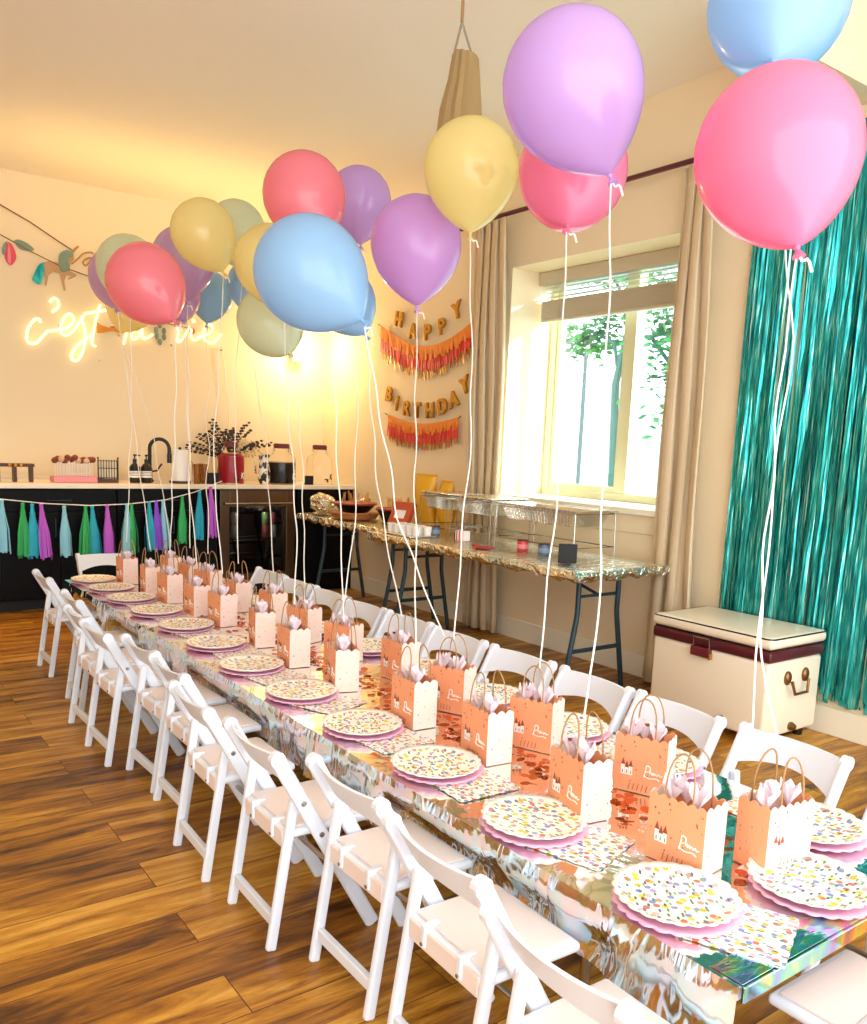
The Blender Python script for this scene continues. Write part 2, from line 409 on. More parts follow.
def curtain(label, y0t, y1t, y0b, y1b, x, ztop, zbot, folds, amp, seed):
    r = random.Random(seed); nu, nv = folds * 14, 22; vs = []; fs = []
    ph = [r.uniform(-.5, .5) for _ in range(folds + 1)]
    cb = Vector((x, (y0b + y1b) / 2, 0))
    for j in range(nv + 1):
        v = j / nv; z = ztop + (zbot - ztop) * v
        for i in range(nu + 1):
            u = i / nu; f = u * folds
            y = (y0t + (y1t - y0t) * u) * (1 - v) + (y0b + (y1b - y0b) * u) * v
            a = amp * (.75 + .5 * v)
            dx = a * sin(2 * pi * f + ph[int(f) if f < folds else folds] * v) + .012 * sin(9 * v + 5 * u)
            y += .02 * sin(4 * pi * f + 1) * (1 - .3 * v)
            vs.append(Vector((x + dx, y, z)) - cb)
    for j in range(nv):
        for i in range(nu): a = j * (nu + 1) + i; fs.append((a, a + 1, a + nu + 2, a + nu + 1))
    t = thing('curtain', label, 'curtain', cb)
    o = obj('fabric', G().add(vs, fs), CURT, t, True)
    so = o.modifiers.new('thick', 'SOLIDIFY'); so.thickness = .006
    for k in range(folds + 1):
        y = y0t + (y1t - y0t) * k / folds
        obj('ring', G().tube([(x + .024 * cos(a) - cb.x, y, 3.13 + .024 * sin(a)) for a in [2 * pi * q / 14 for q in range(14)]], .004, 6, closed=True), MAROON, t, True)
    return t


curtain('linen curtain panel hanging between the birthday banner and the window', 5.42, 5.04, 5.34, 4.94, 4.27, 3.1, .03, 4, .032, 1)
curtain('linen curtain panel hanging between the window and the teal fringe', 3.46, 3.25, 3.5, 3.13, 4.27, 3.1, .03, 3, .035, 2)

# teal foil fringe
def ramp_mat(name, cols, rough, metal, scale, stretch):
    m = mat(name, cols[0], rough, metal); n, l, b = nodes(m)
    tc = n.new('ShaderNodeTexCoord'); mp = n.new('ShaderNodeMapping'); mp.inputs['Scale'].default_value = stretch
    t = n.new('ShaderNodeTexNoise'); t.inputs['Scale'].default_value = scale; t.inputs['Detail'].default_value = 4
    r = n.new('ShaderNodeValToRGB'); e = r.color_ramp.elements
    while len(e) < len(cols): e.new(.5)
    for i, c in enumerate(cols): e[i].position = .28 + .44 * i / (len(cols) - 1); e[i].color = lin(c)
    l.new(tc.outputs['Object'], mp.inputs['Vector']); l.new(mp.outputs['Vector'], t.inputs['Vector']); l.new(t.outputs['Fac'], r.inputs['Fac']); l.new(r.outputs['Color'], b.inputs['Base Color'])
    return m
TEAL = ramp_mat('teal_foil', ['#0a5f63', '#149695', '#35bcb8', '#b6f0e6'], .25, .65, 22, (1, 6, .35))
TEALP = mat('pale_teal_foil', '#a7dccb', .25, .7)
fr = thing('foil_fringe_curtain', 'teal metallic foil fringe curtain hanging on the wall behind the cooler', 'curtain', (4.33, 2.2, 3.12))
obj('header_band', G().rbox((-.008, -.95, -.09), (.03, .83, .0), .003), TEAL, fr)
rr = random.Random(5); gs = [G(), G()]
for layer in range(3):
    n = 115
    for i in range(n):
        y = -.94 + 1.76 * (i + rr.uniform(-.4, .4)) / n; w = rr.uniform(.006, .013); x = .02 - layer * .013 + rr.uniform(-.006, .006)
        zl = -2.91 + rr.uniform(-.05, .08); tw = rr.uniform(0, 2 * pi); k = rr.uniform(2, 7); sw = rr.uniform(-.025, .025)
        gg = gs[1] if rr.random() < .1 else gs[0]
        vs = []; seg = 12
        for j in range(seg + 1):
            v = j / seg; a = tw + k * v + .6 * sin(9 * v + tw); z = -.07 + (zl + .07) * v
            c_ = Vector((x + .006 * sin(5 * v + tw), y + sw * v + .006 * sin(7 * v + tw), z)); d = Vector((cos(a) * .55, abs(sin(a)) * .8 + .45, 0)) * w
            vs += [c_ - d, c_ + d]
        gg.add(vs, [(2 * j, 2 * j + 1, 2 * j + 3, 2 * j + 2) for j in range(seg)])
o = obj('fringe', gs[0], TEAL, fr); o['kind'] = 'stuff'
o = obj('pale_fringe', gs[1], TEALP, fr); o['kind'] = 'stuff'; o['label'] = 'pale gold-green strands among the teal'

# ------------------------------------------------------------------ kitchen counter along the back wall
CT, CFY = 1.02, 7.28
struct_ct = thing('countertop', 'long cream stone countertop on the black cabinets', 'countertop', (2.2, 7.6, .98))
obj('slab', G().rbox((-1.9, -.335, 0), (2.165, .31, .04), .006), STONE, struct_ct)
obj('backsplash', G().rbox((-1.9, .30, .04), (2.165, .316, .07), .003), STONE, struct_ct)
struct_ct.children[0].name = 'slab'


def cabinet(x0, x1, label, doors=2):
    t = thing('base_cabinet', label, 'cabinet', ((x0 + x1) / 2, 7.6, 0), 0, None)
    hw = (x1 - x0) / 2 - .002
    obj('body', G().box((-hw, -.28, .09), (hw, .31, .978)), BLACKC, t); obj('toe_kick', G().box((-hw, -.22, 0), (hw, .31, .09)), BLACKM, t)
    if doors == 0:
        obj('end_panel', G().rbox((-hw, -.31, .0), (hw, -.281, .976), .003), BLACKC, t); return t
    dr = obj('drawer', G().rbox((-hw + .006, -.306, .80), (hw - .006, -.281, .968), .003), BLACKC, t)
    obj('handle', G().tube([(-.09, -.306, .885), (-.09, -.33, .885), (.09, -.33, .885), (.09, -.306, .885)], .005, 8), DARKST, dr, True)
    for k in range(doors):
        a = -hw + .006 + (2 * hw - .012) * k / doors; b_ = a + (2 * hw - .012) / doors - .005
        g = G(); g.box((a, -.294, .11), (b_, -.281, .79))
        for lo, hi in (((a, -.306, .11), (a + .06, -.294, .79)), ((b_ - .06, -.306, .11), (b_, -.294, .79)), ((a + .06, -.306, .11), (b_ - .06, -.294, .17)), ((a + .06, -.306, .73), (b_ - .06, -.294, .79))): g.box(lo, hi)
        d = obj('door', g, BLACKC, t); hx = b_ - .03 if k == 0 else a + .03
        obj('handle', G().tube([(hx, -.306, .6), (hx, -.33, .6), (hx, -.33, .74), (hx, -.306, .74)], .005, 8), DARKST, d, True)
    return t


cabinet(.35, 1.2, 'black base cabinet at the open end of the counter beyond the wooden riser')
cabinet(1.2, 2.1, 'black base cabinet under the wooden riser and cake pops')
cabinet(2.1, 2.98, 'black base cabinet under the soap bottles and tap')
cabinet(3.76, 4.365, 'plain black base panel between the drinks fridge and the window wall', 0)
# drinks fridge
fx = 3.37
t = thing('drinks_fridge', 'stainless drinks fridge with a dark glass door under the counter', 'fridge', (fx, 7.6, 0))
obj('body', G().box((-.37, -.2, .1), (-.34, .31, .975)).box((.34, -.2, .1), (.37, .31, .975)).box((-.34, -.2, .1), (.34, .31, .13)).box((-.34, .28, .13), (.34, .31, .975)).box((-.34, -.2, .85), (.34, .28, .975)), BLACKP, t)
obj('vent_base', G().rbox((-.37, -.2, 0), (.37, .3, .098), .004), BLACKM, t)
g = G(); fw = .09
for lo, hi in (((-.37, -.3, .13), (-.37 + fw, -.21, .97)), ((.37 - fw, -.3, .13), (.37, -.21, .97)), ((-.37 + fw, -.3, .13), (.37 - fw, -.21, .2)), ((-.37 + fw, -.3, .82), (.37 - fw, -.21, .97))): g.rbox(lo, hi, .004)
BRON = mat('bronze_steel', '#6d5743', .3, .9)
d = obj('door', g, BRON, t)
obj('handle', G().tube([(-.34, -.3, .85), (-.34, -.335, .85), (.34, -.335, .85), (.34, -.3, .85)], .011, 10), STEEL, d, True)
obj('glass', G().box((-.28, -.252, .2), (.28, -.248, .82)), thin_glass('smoked_glass', '#c9ccd2'), d)
for z in (.34, .5): obj('shelf', G().tube([(-.3, -.19, z), (.3, -.19, z)], .006, 6).tube([(-.3, .1, z), (.3, .1, z)], .006, 6), STEEL, t, True)
for k, (x, z, c) in enumerate(((-.24, .51, '#c9bd9a'), (-.24, .63, '#c9bd9a'), (-.155, .51, '#cfc5a8'), (-.155, .63, '#c9bd9a'), (.16, .51, '#d86a6a'), (.16, .63, '#9bb96a'), (.24, .51, '#d8d3c6'), (.24, .63, '#c95a66'))):
    j = tag(obj('drink_can', G().lathe([(.028, 0), (.033, .01), (.033, .105), (.026, .118)], n=16), mat('can_' + c, c, .3, .3), None, True, (fx + x, 7.5, z)), '%s drink can on the %s of the fridge shelf, %s stack' % (['gold', 'gold', 'gold', 'gold', 'red', 'green', 'silver', 'crimson'][k], 'top tier' if z > .6 else 'lower tier', ['outer', 'outer', 'inner', 'inner', 'inner', 'inner', 'outer', 'outer'][k] + (' hinge-side' if x < 0 else ' wall-side')), 'can', 'drink cans in the fridge')

# things on the counter (cx px, front y)
def on(pxx, y=7.45): return Vector((py(pxx, 484, y).x, y, CT + .0012))
def pw(n, y=7.45): return n * (py(200, 480, y).x - py(199, 480, y).x)
WOODD = mat('dark_wood', '#4c2a1c', .5)
p = on(12); t = thing('tabletop_riser', 'dark wooden riser with gold beads at the open end of the counter', 'riser', p)
obj('board', G().rbox((-.17, -.05, .12), (.16, .05, .145), .004), WOODD, t)
for x in (-.1, .02, .14): obj('leg', G().rbox((x - .012, -.04, 0), (x + .012, .04, .12), .003), WOODD, t)
for x in (-.02, .02, .06): obj('bead', G().ball((x, -.055, .132), .016, 10), BRASS, t, True)
p = on(74); t = thing('cake_pop_stand', 'wire stand of brown frosted cake pops on a pink tray', 'stand', p)
obj('tray', G().rbox((-.17, -.07, 0), (.17, .07, .05), .006), mat('pink_tray', '#e2919c', .5), t)
g = G()
for k in range(9): x = -.12 + .03 * k; g.tube([(x, -.05, .05), (x, -.05, .15)], .003, 6)
g.tube([(-.125, -.05, .15), (.125, -.05, .15)], .004, 6).tube([(-.125, -.05, .07), (.125, -.05, .07)], .004, 6)
obj('wire_basket', g, WHITEP, t)
POPA = mat('pop_cocoa', '#7a2f22', .5); POPB = mat('pop_cream', '#d9b79a', .5)
for k in range(14):
    x = -.14 + .022 * k + random.uniform(-.006, .006); z = .17 + random.uniform(0, .035)
    q = obj('cake_pop', G().ball((x, random.uniform(-.04, .04), z), .026, 10), [POPA, POPA, POPB][k % 3], t, True)
    obj('stick', G().tube([(x, 0, .05), (x, 0, z - .02)], .003, 6), WHITE, q)
p = on(107); t = thing('wire_rack', 'small wire napkin rack between the cake pops and soap bottles', 'rack', p)
g = G()
for k in range(8): x = -.075 + .0214 * k; g.tube([(x, -.03, .03), (x, -.03, .19)], .003, 6)
for z in (.04, .12, .18): g.tube([(-.08, -.03, z), (.08, -.03, z)], .003, 6)
g2 = G()
for x in (-.08, .08): g2.tube([(x, -.04, 0), (x, -.04, .2)], .005, 6).ball((x, -.04, .205), .008, 8)
obj('wire_front', g, BLACKP, t); obj('upright', g2, BLACKP, t); obj('napkins', G().rbox((-.07, -.02, .03), (.07, .02, .18), .004), mat('napkin_stack', '#efe2c4', .7), t); obj('tray', G().rbox((-.085, -.045, .0), (.085, .04, .03), .003), WOODD, t)
for pxx, lab in ((135, 'black pump soap bottle with white label beside the wire rack'), (146.5, 'black pump soap bottle with white label beside the tap')):
    p = on(pxx); t = thing('soap_bottle', lab, 'bottle', p)
    obj('bottle', G().lathe([(.042, 0), (.045, .006), (.045, .13), (.03, .155), (.016, .165), (.016, .18)], n=20), BLACKP, t, True)
    obj('pump', G().lathe([(.017, .18), (.017, .2), (.006, .202), (.006, .225), (.012, .226), (.012, .24)], n=12).tube([(0, 0, .235), (.045, -.01, .23)], .005, 8), BLACKP, t, True)
    obj('paper_label', G().lathe([(.0455, .045), (.0455, .1)], n=20, cap=False), WHITE, t, True)
    g = G()
    for z in (.062, .075, .088): g.lathe([(.0458, z), (.0458, z + .004)], n=20, cap=False)
    obj('label_line', g, BLACKP, t, True)
p = on(154.5); t = thing('kitchen_tap', 'tall black gooseneck kitchen tap by the soap bottles', 'tap', p + Vector((0, .12, 0)))
R = .075
arc = [(0, 0, 0), (0, 0, .12), (0, 0, .30)] + [(R - R * cos(a), -.02 * a, .30 + R * sin(a)) for a in [pi * k / 10 for k in range(1, 11)]] + [(2 * R, -.065, .24)]
obj('spout', G().tube(arc, .016, 10), BLACKP, t, True)
obj('spray_head', G().tube([(2 * R, -.065, .25), (2 * R, -.066, .17)], .02, 10), BLACKP, t, True)
obj('base', G().lathe([(.032, 0), (.032, .02), (.022, .03), (.022, .12)], n=16), BLACKP, t, True)
obj('lever', G().tube([(0, 0, .09), (.06, -.01, .1), (.1, -.015, .16)], .008, 8), BLACKP, t, True)
p = on(180); t = thing('paper_towel_holder', 'paper towel roll on a wire holder beside the tap', 'paper towel', p)
obj('roll', G().lathe([(.02, .02), (.068, .02), (.068, .29), (.02, .29)], n=24), WHITE, t, True)
obj('tray', G().lathe([(.09, 0), (.095, .012), (.09, .018)], n=24), WOODD, t, True)
obj('wire_arm', G().tube([(.1, -.03, .01), (.1, -.03, .18), (.085, -.03, .2), (.07, -.03, .18), (.07, -.03, .02)], .004, 6), STEEL, t, True)
obj('knob', G().ball((0, 0, .3), .014, 10), BLACKP, t, True)
AMB = mat('amber_glass', '#c88a3a', .08, 0, Transmission_Weight=.7, IOR=1.3)
for k, (pxx, yy, lab) in enumerate(((197, 7.38, 'amber tumbler beside the paper towel roll'), (201, 7.52, 'middle amber tumbler of the row by the vase'), (204.5, 7.4, 'amber tumbler beside the black cube box'))):
    p = on(pxx, yy); t = thing('tumbler', lab, 'glass', p, 0, None)
    obj('glass', G().lathe([(.028, 0), (.034, .17), (.031, .17), (.026, .01)], n=18), AMB, t, True); obj('foot_ring', G().lathe([(.03, 0), (.03, .006)], n=18), AMB, t, True)
p = on(212, 7.38); t = thing('cube_box', 'small black cube box in front of the red drink dispenser', 'box', p)
obj('box', G().rbox((-.05, -.045, 0), (.05, .045, .075), .004), BLACKM, t); obj('lid', G().rbox((-.052, -.047, .076), (.052, .047, .095), .004), BLACKM, t)
# vase
p = on(224, 7.74); t = thing('flower_vase', 'vase of dark eucalyptus and cream dried flowers behind the red dispenser', 'vase', p)
obj('vessel', G().lathe([(.05, 0), (.07, .05), (.06, .14), (.035, .2), (.04, .23)], n=20), mat('vase_olive', '#a58c5a', .3), t, True)
EUC = mat('eucalyptus', '#3a2b33', .7); DRY = mat('dried_cream', '#e8d7a8', .8)
g = G(); gl = G(); gd = G(); r_ = random.Random(9)
for k in range(11):
    a = -1.15 + .21 * k + r_.uniform(-.08, .08); L = r_.uniform(.34, .52); pts = []
    for j in range(7): v = j / 6; pts.append((sin(a) * L * v * (.6 + .5 * v) + .04, r_.uniform(-.01, .01) - .05 * v * (k % 2), .2 + cos(a) * L * v * .8 - .04 * v * v))
    g.tube(pts, .003, 5)
    for j in range(2, 13):
        for s_ in (-1, 1):
            c_ = (Vector(pts[j // 2]) + Vector(pts[(j + 1) // 2])) / 2 + Vector((s_ * .018 * cos(a), r_.uniform(-.02, .02), s_ * .014)); gl.ball(c_, r_.uniform(.012, .019), 6, 0, (1.25, .4, .75))
obj('stem', g, EUC, t); obj('eucalyptus_leaves', gl, EUC, t, True)
for k in range(70): a = r_.uniform(.35, 1.35); L = r_.uniform(.16, .36); gd.ball((sin(a) * L + .05, r_.uniform(-.03, .03), .2 + cos(a) * L * .7), .014, 6)
obj('dried_flowers', gd, DRY, t, True); obj('cream_rose', G().ball((-.02, -.05, .24), .035, 12), DRY, t, True)


def dispenser(pxx, w, col, hfill, lab, mark=WHITE):
    p = on(pxx, 7.46); t = thing('drink_dispenser', lab, 'drink dispenser', p)
    h = .33
    prof = [(w * .96, 0), (w, .012), (w, h * .66), (w * .93, h * .76), (w * .55, h * .9), (w * .5, h)]
    obj('jar', G().lathe(prof, n=28), GLASS, t, True)
    if hfill: obj('drink', G().lathe([(w * .94, .008), (w * .96, .02), (w * .96, hfill)], n=28), mat('drink_' + col, col, .3), t, True)
    obj('lid', G().lathe([(w * .56, h), (w * .56, h + .035), (w * .5, h + .045)], n=24), mat('lid_maroon', '#6c2330', .45), t, True)
    obj('clasp', G().tube([(-w * .62, 0, h * .83), (-w * .7, 0, h * .95), (-w * .5, 0, h + .02)], .004, 6).tube([(w * .62, 0, h * .83), (w * .7, 0, h * .95), (w * .5, 0, h + .02)], .004, 6), STEEL, t, True)
    obj('tap', G().tube([(0, -w, .05), (0, -w - .04, .05), (0, -w - .045, .025)], .009, 8), BLACKP, t, True)
    y_ = -w - .001
    pts = [[(.02, .10), (.03, .075), (.012, .05)], [(.012, .075), (.035, .082), (.05, .10)], [(.03, .078), (.045, .06), (.055, .045)]]
    g = G()
    for q in pts: g.tube([(w * .35 + a * .8, -sqrt(max(w * w - (w * .35 + a * .8) ** 2, 1e-6)) - .003, b) for a, b in q], .005, 6)
    obj('white_mark', g, mark, t)
    return t


dispenser(231, .118, '#b3122f', .25, 'large drink dispenser filled with red punch')
dispenser(281, .135, '#120a10', .2, 'drink dispenser of near-black drink over the fridge')
t = dispenser(319, .125, '#f0d9a0', .0, 'empty clear drink dispenser at the window end of the counter', BLACKP)
p = on(309, 7.28 + .03); t = thing('place_card', 'small black card in front of the clear dispenser', 'card', p)
obj('card', G().rbox((-.045, -.004, 0), (.045, .004, .085), .002), BLACKM, t); obj('easel_foot', G().rbox((-.03, .004, 0), (.03, .04, .01), .002), BLACKM, t)
p = on(264, 7.4); t = thing('pitcher', 'black and white spotted pitcher between the red and dark dispensers', 'pitcher', p)
SPOT = mat('spotted_ceramic', '#f4ead6', .3); vary(SPOT, '#15100f', '#f4ead6', 16, (1, 1, 1), .46, .5)
obj('vessel', G().lathe([(.04, 0), (.055, .04), (.058, .1), (.042, .2), (.052, .27), (.048, .27), (.038, .2)], n=20), SPOT, t, True)
obj('handle', G().tube([(-.045, 0, .22), (-.09, 0, .2), (-.085, 0, .1), (-.05, 0, .07)], .009, 8), SPOT, t, True)

# assumed wall sconce, unseen behind the balloons, added for the warm wash
p = Vector((4.0, DB, 2.3)); t = thing('assumed_wall_sconce', 'assumed warm wall light, unseen behind the blue balloons', 'lamp', p)
SH = mat('assumed_lit_shade', '#fff0c8', .5); nb = SH.node_tree.nodes['Principled BSDF']; nb.inputs['Emission Color'].default_value = (1, .78, .35, 1); nb.inputs['Emission Strength'].default_value = 2.0  # glowing shade of the assumed sconce
obj('back_plate', G().lathe([(.06, 0), (.06, .02)], (0, 0, 0), (0, -1, 0), 20), BRASS, t, True)
obj('arm', G().tube([(0, -.02, 0), (0, -.1, 0)], .01, 8), BRASS, t, True)
obj('lamp_shade', G().lathe([(.05, -.1), (.055, .1), (.052, .1), (.047, -.1)], (0, -.12, 0), n=20, cap=False), SH, t, True)

# tassel garland
TC = {'l': mat('tissue_sky', '#8fd3ea', .7), 'b': mat('tissue_turquoise', '#25aecd', .7), 'p': mat('tissue_orchid', '#c35fdc', .7), 'v': mat('tissue_violet', '#8a4fe0', .7), 'g': mat('glitter_green', '#43c878', .25, .5)}
ns = add_noise_bump(TC['g'], 160, .9, .01)
GY = 7.2
def gp(x, y): return py(x, y, GY)
t0 = gp(64, 505); t = thing('tassel_garland', 'garland of turquoise, orchid and glitter-green tassels across the black cabinets', 'garland', t0)
path = [(-40, 494), (0, 499), (45, 503.5), (90, 505.5), (128, 504), (165, 500), (195, 492), (222, 481)]
obj('string', G().tube([gp(*q) - t0 for q in path], .004, 6), WHITE, t, True)
for i, (x, y0, y1, c, dx) in enumerate(((1.5, 500, 552, 'l', 2), (22.6, 503, 556, 'g', 1), (32, 504, 557, 'b', 2), (41, 504, 558, 'p', 5), (64, 506, 555, 'l', 2), (85.5, 506, 555, 'g', 0), (92, 506, 557, 'b', 4), (107, 505, 556, 'p', 2), (127, 504, 555, 'l', 0), (131.5, 504, 552, 'g', 1), (149, 502, 550, 'b', 3), (156, 501, 549, 'v', 3), (163, 500, 548, 'l', 3), (182, 496, 543, 'g', 1), (199.5, 491, 538, 'b', 0), (210.5, 487, 536, 'p', 2))):
    a = gp(x, y0) - t0; b_ = gp(x + dx, y1) - t0; r_ = random.Random(i); g = G()
    g.ball(a - Vector((0, 0, .01)), .017, 8); g.tube([a + Vector((0, 0, .0)), a + (b_ - a) * .12, a + (b_ - a) * .2], [.012, .016, .022], 8)
    for k in range(20):
        an = 2 * pi * k / 20 + r_.uniform(-.2, .2); ra = .056 * r_.uniform(.5, 1.05); e_ = b_ + Vector((cos(an) * ra, sin(an) * ra * .6, r_.uniform(-.02, .025)))
        s_ = a + (b_ - a) * .12 + Vector((cos(an), sin(an), 0)) * .012; m_ = (s_ + e_) / 2 + Vector((cos(an) * .014, sin(an) * .01, 0))
        w_ = Vector((-sin(an), cos(an) * .6, 0)) * .009
        g.add([s_ - w_ * .5, s_ + w_ * .5, m_ + w_, m_ - w_, e_ + w_, e_ - w_], [(0, 1, 2, 3), (3, 2, 4, 5)])
    obj('tassel', g, TC[c], t)

# ------------------------------------------------------------------ neon sign and paper garland on the back wall
NY = DB - .035
def np_(x, y): return py(x, y, NY)
NEON = mat('neon_tube', '#fff8d8', .4); nb = NEON.node_tree.nodes['Principled BSDF']; nb.inputs['Emission Color'].default_value = (1, .88, .42, 1); nb.inputs['Emission Strength'].default_value = 1.15
s0 = np_(120, 335); t = thing('neon_sign', "warm white neon sign reading c'est la vie on the back wall", 'neon sign', s0)
K = 3.6125
def smooth(pts, n=6):
    out = []
    P = [pts[0]] + list(pts) + [pts[-1]]
    for i in range(1, len(P) - 2):
        for k in range(n):
            u = k / n; a, b, c, d = (Vector((*P[i + j], 0)) for j in (-1, 0, 1, 2))
            q = .5 * ((2 * b) + (c - a) * u + (2 * a - 5 * b + 4 * c - d) * u * u + (3 * b - a - 3 * c + d) * u ** 3); out.append((q.x, q.y))
    out.append(pts[-1]); return out
for nm, st in (('letter_c', [(148, 118), (142, 106), (124, 108), (104, 135), (96, 168), (104, 190), (130, 192), (154, 168), (174, 146)]),
               ('apostrophe', [(180, 44), (194, 30), (210, 40), (210, 62), (188, 80)]),
               ('letter_e', [(176, 148), (222, 143), (250, 132), (266, 108), (256, 88), (238, 92), (222, 120), (220, 150), (236, 164), (262, 150), (286, 118)]),
               ('letter_s', [(286, 118), (302, 92), (296, 110), (306, 140), (308, 180), (298, 225), (282, 252), (262, 252), (258, 232), (276, 205), (306, 180), (334, 160)]),
               ('letter_t', [(362, 52), (350, 95), (338, 150), (333, 192), (346, 205)]), ('letter_t', [(304, 86), (350, 78), (400, 70)]),
               ('letter_l', [(492, 60), (478, 95), (460, 145), (446, 196)]),
               ('letter_a', [(514, 138), (494, 140), (476, 162), (480, 178), (500, 168), (514, 140), (512, 165), (526, 176), (552, 160)]),
               ('letter_v', [(636, 128), (644, 150), (640, 185), (656, 180), (676, 150), (682, 130)]),
               ('letter_i', [(692, 140), (690, 170), (704, 182), (722, 168)]),
               ('letter_e', [(722, 168), (752, 160), (768, 140), (756, 124), (738, 140), (736, 172), (756, 190), (780, 184), (798, 158)])):
    obj(nm, G().tube([np_(x / K, 290 + y / K) - s0 for x, y in smooth(st)], .011, 8), NEON, t, True)
obj('letter_i_dot', G().ball(np_(700 / K, 290 + 112 / K) - s0, .018, 8), NEON, t, True)
ACR = mat('clear_acrylic', '#fff6da', .1, 0, Transmission_Weight=.6)
for x, y in ((60, 325), (100, 360), (172, 345), (222, 350)): obj('standoff', G().tube([np_(x, y) - s0 + Vector((0, .01, 0)), np_(x, y) - s0 + Vector((0, .034, 0))], .008, 8), STEEL, t, True)
obj('power_cable', G().tube([np_(x, y) - s0 for x, y in smooth([(222, 346), (226, 380), (229, 420), (230, 470)])], .004, 6), WHITE, t, True)

# unicorn and flower garland
g0 = np_(50, 262); t = thing('paper_garland', 'paper garland with a grey-maned unicorn, pink bud and leaf on the back wall', 'garland', g0)
GN = .012
def gq(x, y): return py(x, y, DB - GN) - g0
def flat(name, pts, m, par, dy=0., sm=True):
    pts = smooth(pts + [pts[0]], 4)[:-1] if sm else pts
    poly = [gq(x, y) + Vector((0, dy, 0)) for x, y in pts]; N = len(poly)
    g = G(); g.add(poly + [q + Vector((0, .006, 0)) for q in poly], [tuple(range(N)), tuple(range(2 * N - 1, N - 1, -1))] + [(i, (i + 1) % N, N + (i + 1) % N, N + i) for i in range(N)])
    return obj(name, g, m, par)
UB = mat('paper_taupe', '#c79f76', .7); UG = mat('paper_sage', '#7f9887', .7); GP = mat('paper_gold', '#c08f3c', .4, .3)
s1 = 160 / 867.
def uq(l): return [(x * s1, 180 + y * s1) for x, y in l]
twine = mat('brown_twine', '#8a5a34', .8)
obj('string', G().tube([gq(*q) for q in ((-10, 200), (0, 204.5), (30, 222), (58, 241), (72, 250))], .005, 6), twine, t)
obj('string', G().tube([gq(*q) for q in ((-6, 231), (30, 251), (60, 266), (88, 276), (110, 292), (125, 318))], .004, 6), twine, t)
un = flat('unicorn', uq([(232, 448), (262, 440), (312, 446), (345, 470), (368, 440), (385, 400), (398, 408), (402, 430), (380, 455), (378, 492), (415, 512), (412, 522), (372, 540), (368, 534), (392, 520), (360, 515), (348, 548), (357, 598), (348, 600), (334, 545), (325, 505), (285, 495), (262, 520), (252, 572), (244, 572), (246, 520), (240, 480)]), UB, t, 0, False)
flat('mane', uq([(330, 392), (360, 380), (390, 392), (392, 415), (372, 425), (368, 450), (378, 470), (356, 498), (330, 494), (318, 455), (318, 415)]), UG, un, -.008)
flat('tail', uq([(236, 446), (205, 465), (180, 520), (176, 542), (192, 556), (215, 565), (232, 530), (238, 490)]), TEAL, un, -.008)
flat('horn', uq([(384, 384), (420, 356), (430, 362), (396, 394)]), GP, un, -.008, False)
obj('gold_script', G().tube([gq(*q) for q in smooth(uq([(388, 455), (420, 430), (450, 400), (490, 392), (505, 400)]))], .007, 6).tube([gq(*q) for q in smooth(uq([(490, 420), (462, 430), (450, 448), (465, 462), (490, 440), (500, 420)]))], .007, 6), GP, t, True)
bud = flat('bud', uq([(46, 335), (66, 352), (84, 390), (86, 430), (60, 462), (32, 435), (26, 400), (34, 355)]), mat('paper_pink', '#e0506a', .6), t)
flat('petal_fold', uq([(46, 340), (58, 400), (56, 455), (40, 430)]), mat('paper_rose', '#f08a9c', .6), bud, -.008)
flat('sepal', uq([(40, 330), (20, 345), (10, 385), (22, 408), (34, 360)]), UG, bud, -.008)
flat('leaf', uq([(74, 330), (100, 322), (150, 344), (186, 378), (150, 384), (105, 370)]), UG, t)
flat('bow', [(97, 322), (101, 325), (110, 328), (120, 325), (123, 334), (113, 331), (101, 333), (97, 333)], mat('paper_orange', '#e8952f', .6), t, 0, False)
g = G()
for dx, dy in ((0, 0), (-4, 5), (4, 6), (-3, 11), (4, 12), (0, 17)): g.ball(gq(160 + dx, 325 + dy), .028, 8, 0, (.7, .2, 1.1))
obj('leaf_sprig', g, UG, t, True)
for x, y in ((137, 327), (192, 331)): obj('red_bead', G().ball(gq(x, y), .03, 10, 0, (1, .25, 1)), mat('paper_red', '#d9534f', .6), t, True)
obj('string', G().tube([gq(*q) for q in ((110, 327), (137, 325), (160, 322), (192, 329))], .004, 6), twine, t)

